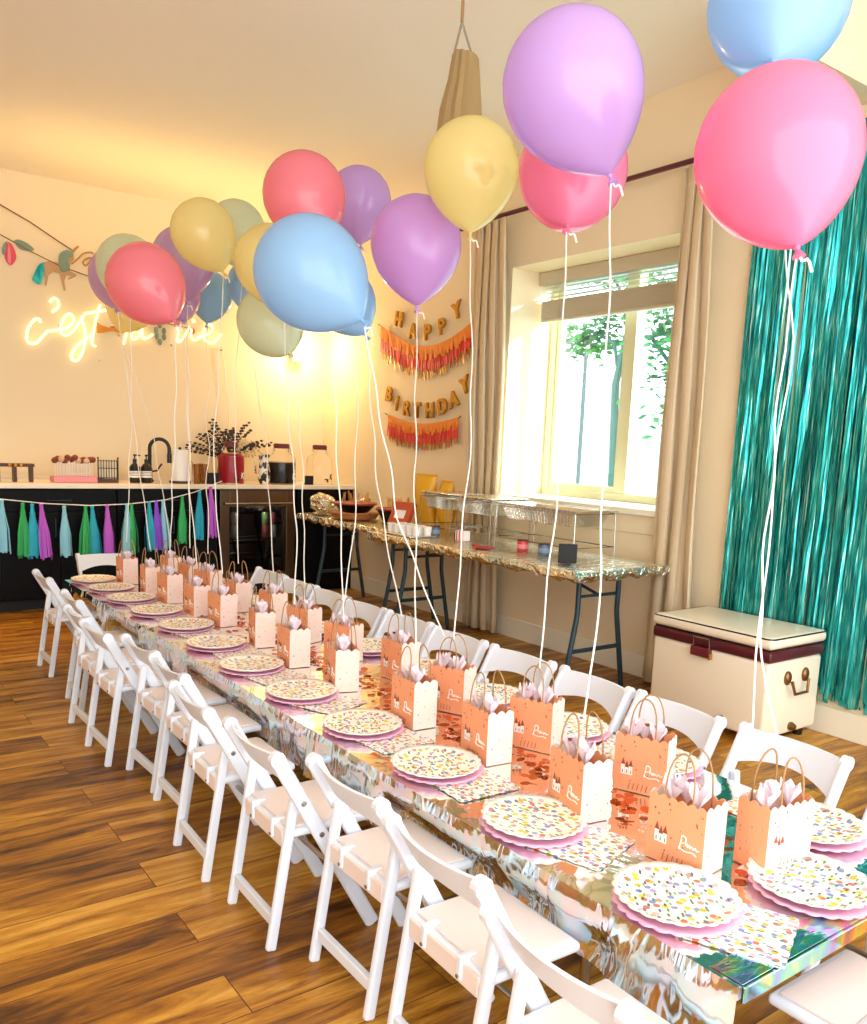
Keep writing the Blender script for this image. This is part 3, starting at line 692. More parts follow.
# ------------------------------------------------------------------ birthday banner on the window wall
BX = W - .022
def bq(x, y, d=0.): return px(x, y, BX - d)
def catenary(a, m, b, n=24):
    return smooth([a, ((a[0] + m[0]) / 2, a[1] * .3 + m[1] * .7 + (0)), m, ((b[0] + m[0]) / 2, b[1] * .3 + m[1] * .7), b], n // 4)
FR1 = mat('fringe_orange', '#f08a2a', .6); FR2 = mat('fringe_coral', '#e83f3a', .55); FR3 = mat('fringe_gold', '#c9913f', .35, .4)
def banner(word, spots, a, m, b, hh, lab):
    o0 = bq(*m); t = thing('birthday_banner', lab, 'banner', o0)
    cat = [(x, y) for x, y in catenary(a, m, b)]
    def cy_(x):
        for (x0, y0), (x1, y1) in zip(cat, cat[1:]):
            if x0 <= x <= x1: return y0 + (y1 - y0) * (x - x0) / max(x1 - x0, 1e-6)
        return cat[-1][1]
    obj('string', G().tube([bq(x, y) - o0 for x, y in [(a[0] - 3, a[1] - 2)] + cat + [(b[0] + 3, b[1] - 2)]], .004, 6), twine, t)
    r_ = random.Random(len(word)); N = 70
    for nm, mm, z0, z1, d, ww in (('gold_fringe', FR3, .5, 1.28, .0, .35), ('coral_fringe', FR2, .3, 1., .008, .55), ('orange_fringe', FR1, -.02, .5, .016, .62)):
        g = G()
        for i in range(N):
            x = a[0] + (b[0] - a[0]) * (i + .5) / N; y = cy_(x); j = r_.uniform(-.1, .1); w_ = (b[0] - a[0]) / N * ww; sx = r_.uniform(-1.5, 1.5)
            P = [bq(x - w_, y + hh * z0, d) - o0, bq(x + w_, y + hh * z0, d) - o0, bq(x + w_ + sx, y + hh * (z1 + j), d + r_.uniform(0, .012)) - o0, bq(x - w_ + sx, y + hh * (z1 + j), d + r_.uniform(0, .012)) - o0]
            g.add(P + [q + Vector((.001, 0, 0)) for q in P], [(0, 1, 2, 3), (7, 6, 5, 4), (0, 4, 5, 1), (2, 6, 7, 3)])
        obj(nm, g, mm, t)
    for ch, (x, y, rot) in zip(word, spots):
        cu = bpy.data.curves.new('tmp', 'FONT'); cu.body = ch; cu.size = .17; cu.extrude = .008; cu.bevel_depth = .004; cu.align_x = 'CENTER'; cu.align_y = 'CENTER'; cu.offset = .004
        to = bpy.data.objects.new('tmp', cu); COL.objects.link(to); bpy.context.view_layer.update()
        me = bpy.data.meshes.new_from_object(to.evaluated_get(bpy.context.evaluated_depsgraph_get()))
        bpy.data.objects.remove(to); bpy.data.curves.remove(cu)
        me.materials.clear(); me.materials.append(GOLD)
        o = bpy.data.objects.new('letter_' + ch.lower(), me); COL.objects.link(o); o.parent = t
        mm_ = Matrix(((0, 0, -1), (-1, 0, 0), (0, 1, 0))).to_4x4()       # text x -> -y world, text y -> z, normal -> -x
        o.matrix_local = Matrix.Translation(bq(x, y, .01) - o0) @ mm_ @ Matrix.Rotation(rot, 4, 'Z')
    return t


banner('HAPPY', ((399, 320, -.2), (413, 332, -.12), (427.5, 333, 0), (442, 327, .15), (457, 311, .3)), (381, 326), (425, 347), (475, 320), 24, 'gold foil letters HAPPY over a coral fringe between the blue balloons and curtain')
banner('BIRTHDAY', ((389, 395, -.25), (397, 404, -.2), (406.5, 409, -.1), (417, 411, 0), (430, 411, .05), (442.5, 407, .15), (454, 400, .3), (465, 386, .4)), (388, 415), (422, 424), (458, 418), 20, 'gold foil letters BIRTHDAY over a shorter coral fringe above the serving tables')

# ------------------------------------------------------------------ hanging cloth
h0 = Vector((2.74, 3.665, 2.6)); t = thing('hanging_cloth', 'pleated tan cloth hanging from a ceiling cord above the yellow balloon', 'hanging cloth', h0)
def hq(x, y): return pd(x, y, 4.18) - h0
hook = hq(463, 2); hook.z = ZC - h0.z
obj('cord', G().tube([hook, hq(462, 22)], .008, 6), CORD, t)
obj('wire_hanger', G().tube([hq(462, 22), hq(455, 50)], .006, 6).tube([hq(462, 22), hq(471, 52)], .006, 6), STEEL, t)
TAN = mat('tan_cloth', '#a58a5e', .85)
vs = []; n = 48; lv = [(51, 455, 476), (56, 453, 478), (80, 449, 479), (110, 441, 480), (150, 436, 481), (190, 434, 484)]
for y, xl, xr in lv:
    a = hq(xl, y); b_ = hq(xr, y + (4 if y < 60 else 0)); c_ = (a + b_) / 2; w_ = (b_ - a).length / 2; X = (b_ - a).normalized(); Y = Vector((X.y, -X.x, 0)).normalized()
    for k in range(n): an = 2 * pi * k / n; q = 1 + .09 * sin(11 * an); vs.append(c_ + X * cos(an) * w_ * q + Y * sin(an) * w_ * .7 * q)
fs = []
for i in range(len(lv) - 1):
    for k in range(n): fs.append((i * n + k, i * n + (k + 1) % n, (i + 1) * n + (k + 1) % n, (i + 1) * n + k))
fs.append(tuple(range(n))); fs.append(tuple((len(lv) - 1) * n + k for k in range(n)))
obj('fabric', G().add(vs, fs), TAN, t, True)

# ------------------------------------------------------------------ serving tables by the window
FZ = .78
def serving_table(x0, x1, y0, y1, lab, labc):
    cx_, cy_ = (x0 + x1) / 2, (y0 + y1) / 2; hx, hy_ = (x1 - x0) / 2, (y1 - y0) / 2
    t = thing('folding_table', lab, 'table', (cx_, cy_, 0))
    obj('tabletop', G().rbox((-hx, -hy_, FZ - .04), (hx, hy_, FZ), .008), mat('table_resin', '#7a3b34', .5), t)
    for s_ in (-1, 1):
        yy = s_ * (hy_ - .17); lf = obj("leg_frame", G().tube([(-.17, yy, .6), (.17, yy, .6)], .01, 8), DARKST, t, True); obj("crossbar", G().tube([(-.205, yy, .27), (.205, yy, .27)], .014, 8), DARKST, lf, True)
        for q in (-1, 1): obj('leg', G().tube([(q * .17, yy, FZ - .04), (q * .17, yy, .5), (q * .175, yy, .46), (q * .25, yy, .06), (q * .26, yy, 0)], .016, 10), DARKST, lf, True)
        obj('brace', G().tube([(0, yy, .6), (0, yy - s_ * .5, FZ - .05)], .01, 8), DARKST, t, True)
    # crinkled foil cover
    vs = []; fs = []; r_ = random.Random(int(y0 * 10)); per = []
    nx, ny = 12, 36
    for i in range(nx): per.append((-hx + 2 * hx * i / nx, -hy_))
    for i in range(ny): per.append((hx, -hy_ + 2 * hy_ * i / ny))
    for i in range(nx): per.append((hx - 2 * hx * i / nx, hy_))
    for i in range(ny): per.append((-hx, hy_ - 2 * hy_ * i / ny))
    N = len(per)
    for k, (o_, z) in enumerate(((0.004, .006), (.014, .0), (.022, -.03), (.006, -.055))):
        for (x, y) in per:
            j = r_.uniform(-.008, .008) if k else 0; sx = (1 if x > hx - .01 else -1 if x < -hx + .01 else 0); sy = (1 if y > hy_ - .01 else -1 if y < -hy_ + .01 else 0)
            vs.append((x + sx * (o_ + j), y + sy * (o_ + j), FZ + z + (r_.uniform(-.012, .012) if k > 1 else 0)))
    for k in range(3):
        for i in range(N): fs.append((k * N + i, k * N + (i + 1) % N, (k + 1) * N + (i + 1) % N, (k + 1) * N + i))
    fs.append(tuple(range(N)))
    c = tag(obj('foil_cover', G().add(vs, fs), FOIL, None, False, (cx_, cy_, 0)), labc, 'table cover')
    return t


serving_table(3.42, 4.2, 3.32, 5.46, 'long folding serving table with dark steel legs under the window', 'crinkled silver foil cover on the long serving table under the window')
serving_table(3.62, 4.3, 5.52, 6.98, 'shorter folding table below the birthday banner', 'crinkled silver foil cover on the table below the banner')
TZ = FZ + .008
def tp(x, y): p = pz(x, y, TZ); return p
# chafing racks with foil pans
def chafing(y0, y1, lab, labp, lid):
    xa, xb = 3.81, 4.16; c_ = Vector(((xa + xb) / 2, (y0 + y1) / 2, TZ)); hx, hy_ = .178, (y1 - y0) / 2
    t = thing('chafing_rack', lab, 'rack', c_)
    obj('wire_frame', G().tube([(-hx, -hy_, .27), (hx, -hy_, .27), (hx, hy_, .27), (-hx, hy_, .27)], .004, 6, closed=True), STEEL, t, True)
    obj('lower_wire', G().tube([(-hx, -hy_, .06), (hx, -hy_, .06), (hx, hy_, .06), (-hx, hy_, .06)], .004, 6, closed=True), STEEL, t, True)
    for a in (-1, 1):
        for b_ in (-1, 1): obj('wire_leg', G().tube([(a * hx, b_ * hy_, .27), (a * hx * 1.03, b_ * hy_ * 1.02, 0)], .004, 6), STEEL, t, True)
    p = thing('foil_pan', labp, 'pan', c_ + Vector((0, 0, .185)))
    hx -= .012; hy_ -= .012; vs = []; n = 20
    prof = ((.82, 0), (.97, .095), (1.1, .1), (1.1, .108))
    g = G(); g.add([(a * hx * s_, b_ * hy_ * s_, z) for s_, z in prof for a, b_ in ((-1, -1), (1, -1), (1, 1), (-1, 1))], [(0, 1, 2, 3)] + [(4 * k + i, 4 * k + (i + 1) % 4, 4 * k + 4 + (i + 1) % 4, 4 * k + 4 + i) for k in range(3) for i in range(4)])
    o = obj('pan', g, FOILP, p); so = o.modifiers.new('t', 'SOLIDIFY'); so.thickness = .003
    g = G()
    for k in range(24):
        y = -hy_ * .92 + 2 * hy_ * .92 * k / 23
        g.tube([(-hx * .85, y * .9, .005), (-hx * 1.0, y, .095)], .003, 4)
    obj('crimped_edge', g, FOILP, p)
    if lid: obj('lid', G().rbox((-hx * 1.08, -hy_ * 1.04, .112), (hx * 1.08, hy_ * 1.04, .122), .004), FOIL, p)


chafing(3.72, 4.46, 'wire chafing rack holding the open foil pan under the window', 'shallow open foil pan at the cooler end of the serving table', False)
chafing(4.52, 4.96, 'wire chafing rack holding the middle covered foil pan', 'foil pan with a flat foil lid in the middle of the serving table', True)
chafing(5.02, 5.36, 'wire chafing rack next to the yellow snack bags', 'covered foil pan beside the yellow snack bags', True)
# tins, cups and card
for x, y, c, lab in ((446, 527, '#5a6b80', 'slate blue tin in front of the covered foil pans'), (522, 539, '#cf3f47', 'red tin on the front of the serving table'), (547, 537, '#5d6f86', 'slate blue tin beside the red tin')):
    p = Vector({446: (3.72, 5.04, TZ), 522: (3.76, 4.13, TZ), 547: (3.75, 3.92, TZ)}[x]); t = thing('tin', lab, 'tin', p)
    obj('can', G().lathe([(.036, 0), (.038, .004), (.038, .062), (.035, .066)], n=20), mat('tin_' + c, c, .3, .2), t, True); obj('lid', G().lathe([(.036, .066), (.036, .074), (.028, .074)], n=20), mat('tin_dark', '#3a2330', .4), t, True)
    obj('paper_label', G().lathe([(.0385, .018), (.0385, .046)], n=20, cap=False), mat('tin_label_' + c, '#e68b8f' if c == '#cf3f47' else '#8797ab', .5), t, True)
p = Vector((3.74, 4.74, TZ)); t = thing('striped_box', 'small black and pink striped box in front of the middle pan', 'box', p)
obj('box', G().rbox((-.03, -.05, 0), (.03, .05, .07), .003), WHITE, t)
g = G()
for k in range(3): g.box((-.031, -.04 + .03 * k, .001), (.031, -.028 + .03 * k, .0705))
obj('stripe', g, mat('hot_pink', '#d84c72', .5), t); obj('end_flap', G().box((-.031, .045, 0), (.031, .053, .072)), BLACKM, t)
p = Vector((3.58, 4.3, TZ)); t = thing('spoon_rest', 'flat red spoon rest on the front edge of the serving table', 'spoon rest', p)
obj('dish', G().lathe([(.03, 0), (.062, .006), (.066, .012), (.058, .01), (.0, .006)], n=20, cap=False), mat('red_dish', '#c63b46', .35), t, True); obj('handle', G().tube([(0, .06, .008), (0, .12, .01)], .01, 8), mat('red_dish', '#c63b46', .35), t, True)
p = Vector((3.62, 3.58, TZ)); t = thing('sign_card', 'blank black easel card at the cooler end of the serving table', 'card', p, -.6)
obj('card', G().rbox((-.055, -.005, 0), (.055, .005, .115), .003), BLACKM, t); obj('easel_foot', G().rbox((-.03, .006, 0), (.03, .06, .008), .002), BLACKM, t)
# clear tray of small cups
p = Vector((3.56, 5.14, TZ)); t = thing('cup_tray', 'tray of white dessert cups at the back end of the serving table', 'tray', p)
obj('tray', G().rbox((-.11, -.2, 0), (.11, .2, .012), .004), FOILP, t)
for a in range(2):
    for k in range(5):
        q = obj('cup', G().lathe([(.024, .013), (.032, .075), (.03, .075), (.022, .018)], (-.05 + .1 * a, -.16 + .08 * k, 0), n=14), WHITE, t, True); obj('filling', G().lathe([(.022, .02), (.029, .066), (.0, .08)], (-.05 + .1 * a, -.16 + .08 * k, 0), n=14, cap=False), mat('cream_filling', '#efe0c8', .6), q, True)
p = Vector((3.78, 5.62, TZ + .02)); t = thing('snack_pack', 'tilted red and white snack pack behind the dessert cups', 'snack pack', p, .3)
m_ = Matrix.Rotation(.5, 4, 'Y'); obj('pack', G().rbox((-.02, -.1, 0), (.03, .1, .2), .01, 2, 0, m_), mat('pack_rust', '#c2512e', .45), t)
obj('panel', G().rbox((-.024, -.05, .05), (-.019, .05, .12), .001, 1, 0, m_), WHITE, t); obj('tear_strip', G().rbox((-.018, -.07, .16), (.028, .07, .172), .004, 2, 0, m_), MAROON, t)
for k, (x, y, sc_, lab) in enumerate(((3.98, 5.3, 1.05, 'taller yellow snack bag leaning below the birthday banner'), (4.05, 5.08 + .15, .0, ''))):
    if not lab: continue
def snack_bag(p, h, w, lab, rz):
    t = thing('snack_bag', lab, 'bag', p, rz); vs = []; n = 16; lv = 9
    for j in range(lv):
        v = j / (lv - 1); b_ = sin(pi * min(max(v, .04), .96)) ** .5 * .085
        for k in range(n): a = 2 * pi * k / n; vs.append((cos(a) * b_, sin(a) * w * (1 - .08 * sin(pi * v)), v * h))
    fs = [(j * n + k, j * n + (k + 1) % n, (j + 1) * n + (k + 1) % n, (j + 1) * n + k) for j in range(lv - 1) for k in range(n)] + [tuple(range(n)), tuple((lv - 1) * n + k for k in range(n))]
    YB = mat('snack_yellow', '#e9ae22', .35); obj('bag', G().add(vs, fs), YB, t, True)
    obj('top_seal', G().box((-.004, -w, h - .004), (.004, w, h + .02)), YB, t); obj('label_patch', G().ball((-.05, -.03, h * .45), .05, 10, 0, (.25, .8, 1)), mat('patch_orange', '#d9742c', .5), t, True)
snack_bag(Vector((4.1, 5.70, TZ)), .40, .11, 'taller yellow snack bag standing below the birthday banner', .25)
snack_bag(Vector((4.15, 5.485, TZ)), .36, .09, 'wider yellow snack bag leaning beside the curtain', -.2)
# bowls with skewers
def bowl(p, r, h, lab, seed):
    t = thing('snack_bowl', lab, 'bowl', p)
    obj('bowl', G().lathe([(r * .55, 0), (r * .62, .005), (r * .95, h), (r, h), (r * .9, h * .9), (r * .5, .02)], n=28), BLACKP, t, True)
    obj('rim_band', G().lathe([(r * .96, h), (r * 1.02, h + .004), (r * 1.0, h + .014), (r * .93, h + .01)], n=28), mat('rim_red', '#a5302c', .4), t, True)
    r_ = random.Random(seed)
    obj('snack_fill', G().lathe([(r * .9, h - .01), (r * .6, h + .005), (.001, h + .012)], n=20, cap=False), mat('fill_red', '#9c3a2c', .6), t, True)
    for k in range(22):
        a = r_.uniform(0, 2 * pi); q = r * .8 * sqrt(r_.random()); b_ = Vector((cos(a) * q, sin(a) * q, h - .005)); e_ = b_ + Vector((r_.uniform(-.03, .03), r_.uniform(-.03, .03), r_.uniform(.08, .12)))
        obj('skewer', G().tube([b_, e_], .003, 5), mat('bamboo', '#d99a4a', .6), t)
p = Vector((3.82, 6.35, TZ)); t = thing('wooden_tray', 'oval wooden tray under the black snack bowl', 'tray', p)
obj('tray', G().lathe([(.13, 0), (.19, .012), (.215, .055), (.2, .055), (.12, .02)], n=32), mat('warm_wood', '#b06a34', .5), t, True)
g = G().tube([(-.0, -.21, .05), (-.02, -.26, .055), (.02, -.26, .055), (.03, -.21, .05)], .012, 8); obj('handle', g, mat('warm_wood', '#b06a34', .5), t, True)
bowl(p + Vector((0, 0, .057)), .19, .07, 'black snack bowl with red rim and skewers on the wooden tray', 1)
bowl(Vector((4.02, 6.03, TZ)), .16, .1, 'second black bowl of skewers behind the wooden tray', 2)
def crumple(name, p, r, lab, sc_, seed):
    r_ = random.Random(seed); t = thing(name, lab, 'foil', p); bm = bmesh.new(); bmesh.ops.create_icosphere(bm, subdivisions=3, radius=1)
    for v in bm.verts: v.co = Vector([v.co[i] * sc_[i] * r for i in range(3)]) * r_.uniform(.82, 1.12); 
    lo = min(v.co.z for v in bm.verts)
    for v in bm.verts: v.co.z -= lo
    bm.verts.index_update(); g = G().add([v.co.copy() for v in bm.verts], [[v.index for v in f.verts] for f in bm.faces]); bm.free()
    obj('crumple', g, FOIL, t); obj('loose_edge', G().tube([(-r * .5, -r * .7, r * .25), (-r * .9, -r, r * .12), (-r * 1.1, -r * .6, r * .05)], .012, 6), FOIL, t)
crumple('crumpled_foil', Vector((3.74, 6.78, TZ + .012)), .11, 'crumpled ball of foil at the far end of the banner-side table', (1, 1.1, .8), 3)
p = Vector((3.98, 6.8, TZ)); t = thing('foil_roll', 'slanted roll of pale foil lying behind the crumpled foil', 'foil roll', p, .5)
obj('roll', G().tube([(-.0, .1, .03), (.0, -.25, .14)], .03, 14), FOIL, t, True); obj('core', G().tube([(-.0, .12, .024), (0, -.27, .147)], .012, 10), CORD, t, True)

# ------------------------------------------------------------------ cooler
cx0, cx1, cy0, cy1 = 3.80, 4.285, 2.33, 3.05
t = thing('cooler_chest', 'cream chest cooler with maroon band in front of the teal fringe', 'cooler', ((cx0 + cx1) / 2, (cy0 + cy1) / 2, 0))
CRM = mat('cream_enamel', '#f8ead2', .3)
hx, hy_ = (cx1 - cx0) / 2, (cy1 - cy0) / 2
obj('body', G().rbox((-hx, -hy_, .05), (hx, hy_, .445), .02, 3), CRM, t, True)
obj('rim_band', G().rbox((-hx - .006, -hy_ - .006, .445), (hx + .006, hy_ + .006, .505), .015, 3), mat('maroon_band', '#55141f', .35), t, True)
ld = obj('lid', G().rbox((-hx - .012, -hy_ - .012, .512), (hx + .012, hy_ + .012, .575), .025, 4), CRM, t, True)
obj('gasket', G().rbox((-hx + .004, -hy_ + .004, .504), (hx - .004, hy_ - .004, .514), .004), BLACKM, t)
k_ = .01
def loop(z, o_): 
    r_ = .03; pts = []
    for (sx, sy, a0) in ((1, 1, 0), (-1, 1, pi / 2), (-1, -1, pi), (1, -1, 3 * pi / 2)):
        for q in range(5): a = a0 + pi / 2 * q / 4; pts.append((sx * (hx + o_ - r_) + r_ * cos(a), sy * (hy_ + o_ - r_) + r_ * sin(a), z))
    return pts
obj('piping', G().tube(loop(.567, .008), .004, 6, closed=True), BLACKM, ld, True)
la = obj('latch', G().rbox((-hx - .03, -.03, .40), (-hx - .001, .09, .45), .006), mat('maroon_latch', '#6a1d28', .35), t)
obj('latch_loop', G().tube([(-hx - .012, -.02, .45), (-hx - .022, -.02, .5), (-hx - .022, .08, .5), (-hx - .012, .08, .45)], .005, 8), STEEL, la, True)
obj('catch', G().rbox((-hx - .034, -.04, .395), (-hx - .01, -.028, .43), .003), BRASS, la)
ha = obj('side_handle', G().tube([(-.07, -hy_ - .03, .34), (-.05, -hy_ - .04, .275), (.06, -hy_ - .04, .275), (.08, -hy_ - .03, .34)], .008, 10), mat('bronze', '#8a6238', .3, .8), t, True)
for x in (-.075, .085): obj('mount', G().ball((x, -hy_ - .006, .355), .034, 12, 0, (.8, .5, 1.1)), mat('bronze', '#8a6238', .3, .8), ha, True)
obj('drain_plug', G().lathe([(.022, 0), (.022, .012), (.014, .03)], (.0, -hy_, .09), (0, -1, 0), 16), mat('bronze', '#8a6238', .3, .8), t, True)
obj('drain_plug', G().lathe([(.018, 0), (.018, .012), (.012, .02)], (-hx, -.12, .1), (-1, 0, 0), 16), mat('bronze', '#8a6238', .3, .8), t, True)
for a in (-1, 1):
    for b_ in (-1, 1): obj('foot', G().lathe([(.025, 0), (.03, .05)], (a * (hx - .06), b_ * (hy_ - .06), 0), n=12), BLACKP, t, True)

# ------------------------------------------------------------------ party table
TX0, TX1, TY0, TY1, TT = 1.365, 2.26, .83, 5.95, .462
t = thing('party_table', 'low long party table hidden under the iridescent foil cloth', 'table', ((TX0 + TX1) / 2, (TY0 + TY1) / 2, 0))
hx, hy_ = (TX1 - TX0) / 2, (TY1 - TY0) / 2
obj('tabletop', G().rbox((-hx + .01, -hy_ + .01, TT - .04), (hx - .01, hy_ - .01, TT), .01), WHITEP, t)
for yy in (-hy_ + .6, -.9, .9, hy_ - .6):
    for s_ in (-1, 1): obj('leg', G().tube([(s_ * .2, yy, TT - .04), (s_ * .2, yy, 0)], .014, 8), STEEL, t, True)

# chairs: positions
LEFT = [(1.0, .96), (1.055, 1.39), (1.085, 1.815), (1.01, 2.22), (1.0, 2.685), (1.07, 3.1), (1.08, 3.47), (1.005, 3.85), (1.02, 4.22), (1.1, 4.65), (1.12, 5.415)]
RIGHT = [(2.415, .92), (2.42, 1.375), (2.41, 1.80), (2.41, 2.19), (2.41, 2.61), (2.40, 3.03), (2.41, 3.45), (2.40, 3.85), (2.41, 4.25), (2.41, 4.65), (2.42, 5.05)]

# iridescent cloth: top sheet with hanging sides
DZ = .295
ny, ns = 340, 9
CTOP = TT + .003
rows = []
rc = random.Random(11)
def push(x, y, chairs, side):
    """how far a pushed-in seat presses the cloth inward at y"""
    p = 0
    for (cx_, cy2) in chairs:
        fx_ = cx_ + side * .318; d = (fx_ - TX0) if side > 0 else (TX1 - fx_)
        if d > 0: p = max(p, (d + .022) * max(0, min(1, (.27 - abs(y - cy2)) / .06)))
    return p
def wav(y, v, s):
    a = .5 + .5 * sin(3.1 * y + s) * sin(7.7 * y + 1.3 * s)
    return (.016 * sin(15 * y + s + 2 * v) + .007 * sin(37 * y + 3 * s - 3 * v)) * v * (.4 + a)
vs = []; fs = []
cols = []
for j in range(ns, -1, -1): cols.append(('L', j / ns))
for k in range(1, 8): cols.append(('T', k / 8))
for j in range(0, ns + 1): cols.append(('R', j / ns))
nc = len(cols)
for i in range(ny + 1):
    y = TY0 + (TY1 - TY0) * i / ny
    for kind, v in cols:
        if kind == 'T': vs.append((TX0 + (TX1 - TX0) * v, y, CTOP + .0012 * sin(6 * y) * sin(9 * v)))
        else:
            z = CTOP - (CTOP - DZ + .012 * sin(4.3 * y + (0 if kind == 'L' else 2))) * v
            if kind == 'L': x = TX0 - .006 * min(1, v * 6) - max(0, wav(y, v, 0)) + push(0, y, LEFT, 1) * max(0, min(1, (v - .3) / .3))
            else: x = TX1 + .006 * min(1, v * 6) + max(0, wav(y, v, 4)) - push(0, y, [(a, b) for a, b in RIGHT], -1) * max(0, min(1, (v - .3) / .3))
            vs.append((x, y, z))
for i in range(ny):
    for k in range(nc - 1): a = i * nc + k; fs.append((a, a + 1, a + nc + 1, a + nc))
cc = Vector(((TX0 + TX1) / 2, (TY0 + TY1) / 2, CTOP))
g = G()
g.add([Vector(p) - cc for p in vs], fs)
g.mi = [1 if (cols[k][0] != 'T' and cols[k + 1][0] != 'T' and not (cols[k][0] == cols[k + 1][0] and cols[k][1] == 0)) else 0 for i in range(ny) for k in range(nc - 1)]
me = bpy.data.meshes.new('tablecloth'); me.from_pydata([tuple(v) for v in g.v], [], g.f); me.materials.append(HOLO); me.materials.append(HOLOD)
for p, i in zip(me.polygons, g.mi): p.material_index = i
me.polygons.foreach_set('use_smooth', [True] * len(me.polygons)); me.set_sharp_from_angle(angle=math.radians(38))
clo = bpy.data.objects.new('tablecloth', me); COL.objects.link(clo); clo.location = cc
tag(clo, 'iridescent silver foil tablecloth draped over the long party table', 'tablecloth')
g = G(); g.rbox((TX0 - cc.x + .01, -hy_ - .006, -.035), (TX1 - cc.x - .01, -hy_ + .001, .0), .002); obj('end_fold', g, RAINBOW, clo, label='rainbow-tinted fold at the near end')
g = G(); g.rbox((TX0 - cc.x + .012, -hy_ + .001, .0012), (TX1 - cc.x - .012, -hy_ + .075, .0022), .0004, 1); obj('end_strip', g, RAINBOW, clo)

# folding chairs
ZS, ZT = .352, .6
def pst(z): return .325 - .335 * z / ZT            # x of the slanted post at height z
def make_chair():
    t = thing('folding_chair', 'x', 'chair', (0, 0, 0), 0, 'white folding chairs around the party table')
    for s_ in (-1, 1):
        y = s_ * .172
        p = obj('side_post', G().bar((pst(0), y, 0), (pst(ZT - .015), y, ZT - .015), .044, .022, (0, 1, 0), .009), WHITEP, t)
        # round the top
        obj('post_cap', G().tube([(pst(ZT - .02), y - .0112, ZT - .02), (pst(ZT - .02), y + .0112, ZT - .02)], .0222, 14), WHITEP, p)
        for z in (.44, .335): obj('bolt', G().lathe([(.008, 0), (.008, .003), (.004, .004)], (pst(z) , y - .011 if s_ < 0 else y + .011, z), (0, s_, 0), 10), STEEL, p, True)
        obj('rear_leg', G().bar((.0, s_ * .147, 0), (.07, s_ * .147, .46), .03, .022, (0, 1, 0), .007), WHITEP, t)
    obj('rear_crossbar', G().bar((.013, -.138, .085), (.013, .138, .085), .02, .035, (0, 0, 1), .004), WHITEP, t)
    obj('stretcher', G().tube([(pst(.17), -.165, .17), (pst(.17), .165, .17)], .008, 8), STEEL, t, True)
    obj('seat', G().rbox((.04, -.155, ZS - .025), (.315, .155, ZS), .01, 3), WHITEP, t, True)
    obj('seat_pad', G().rbox((.055, -.14, ZS - .002), (.298, .14, ZS + .008), .006, 2), PADM, t, True)
    r_ = obj('seat_rail', G().rbox((.036, -.134, ZS - .055), (.054, .134, ZS - .004), .004), PADM, t)
    for y in (-.07, .07):
        c = obj('seat_clip', G().rbox((.030, y - .009, ZS - .045), (.075, y + .009, ZS + .012), .004), WHITEP, t)
        obj('snap', G().lathe([(.005, 0), (.005, .003)], (.03, y, ZS - .035), (-1, 0, 0), 8), STEEL, c)
    # curved backrest slat
    vs = []; n = 16; za, zb = ZT - .115, ZT - .012
    for i in range(n + 1):
        u = -1 + 2 * i / n; y = u * .162; bow = -.03 * (1 - u * u); up = -.0; cut = .028 * (1 - u * u)
        for (z, th) in ((za + cut, 0), (zb, 0), (zb, .011), (za + cut, .011)): vs.append((pst(z) + bow + .004 + th, y, z))
    fs = [(4 * i + k, 4 * i + (k + 1) % 4, 4 * i + 4 + (k + 1) % 4, 4 * i + 4 + k) for i in range(n) for k in range(4)] + [(0, 1, 2, 3), (4 * n, 4 * n + 1, 4 * n + 2, 4 * n + 3)]
    obj('backrest', G().add(vs, fs), WHITEP, t, True)
    return t


proto = make_chair(); used = False
def chair(x, y, rz, lab):
    global used
    if not used: proto.location = (x, y, 0); proto.rotation_euler = (0, 0, rz); proto['label'] = lab; used = True; return proto
    return dup(proto, (x, y, 0), rz, lab)
rj = random.Random(4)
for i, (x, y) in enumerate(LEFT):
    lab = 'white folding chair standing apart at the kitchen end of the open-floor row' if i == len(LEFT) - 1 else 'white folding chair, %s from the camera end, open-floor side of the table' % ORD[i]
    chair(x, y, rj.uniform(-.04, .04), lab)
for i, (x, y) in enumerate(RIGHT):
    chair(x, y, pi + rj.uniform(-.05, .05), 'white folding chair, %s from the camera end on the window side of the table' % ORD[i])
chair(1.69, 6.1 + .12, -pi / 2, 'white folding chair at the kitchen end of the table facing the camera')
chair(1.715, .57, pi / 2, 'white folding chair at the camera end of the table, only its seat showing')

# ------------------------------------------------------------------ place settings
SY = [1.09, 1.55, 2.0, 2.43, 2.88, 3.33, 3.77, 4.2, 4.62, 5.04, 5.42, 5.77]
def scallop(R_, z0, z1, rim, n=120, lobes=24, amp=.05):
    """a shallow plate with a scalloped rim: material 0 rim, 1 centre"""
    g = G(); prof = [(0., z0 + .003, 0), (.55, z0 + .003, 0), (.80, z0 + .003, 0), (.9, z0 + .008, 1), (1., z1, 1), (1., z1 - .003, 1), (.85, z0, 0), (0.5, z0, 0)]
    vs = []; 
    for q, z, sc_ in prof:
        for k in range(n):
            a = 2 * pi * k / n; s_ = 1 + (amp * abs(sin(lobes * a / 2)) - amp * .6) * (1 if q >= .9 and sc_ else 0)
            vs.append((R_ * max(q, .001) * s_ * cos(a), R_ * max(q, .001) * s_ * sin(a), z))
    for i in range(len(prof) - 1):
        for k in range(n): g.f.append((i * n + k, i * n + (k + 1) % n, (i + 1) * n + (k + 1) % n, (i + 1) * n + k)); g.mi.append(1 if i < 3 else 0)
    g.v = [Vector(v) for v in vs]; return g
def bare(name, g, ms):
    me = bpy.data.meshes.new(name); me.from_pydata([tuple(v) for v in g.v], [], g.f)
    for m_ in ms: me.materials.append(m_)
    for p, i in zip(me.polygons, g.mi): p.material_index = i
    me.polygons.foreach_set('use_smooth', [True] * len(me.polygons))
    return me
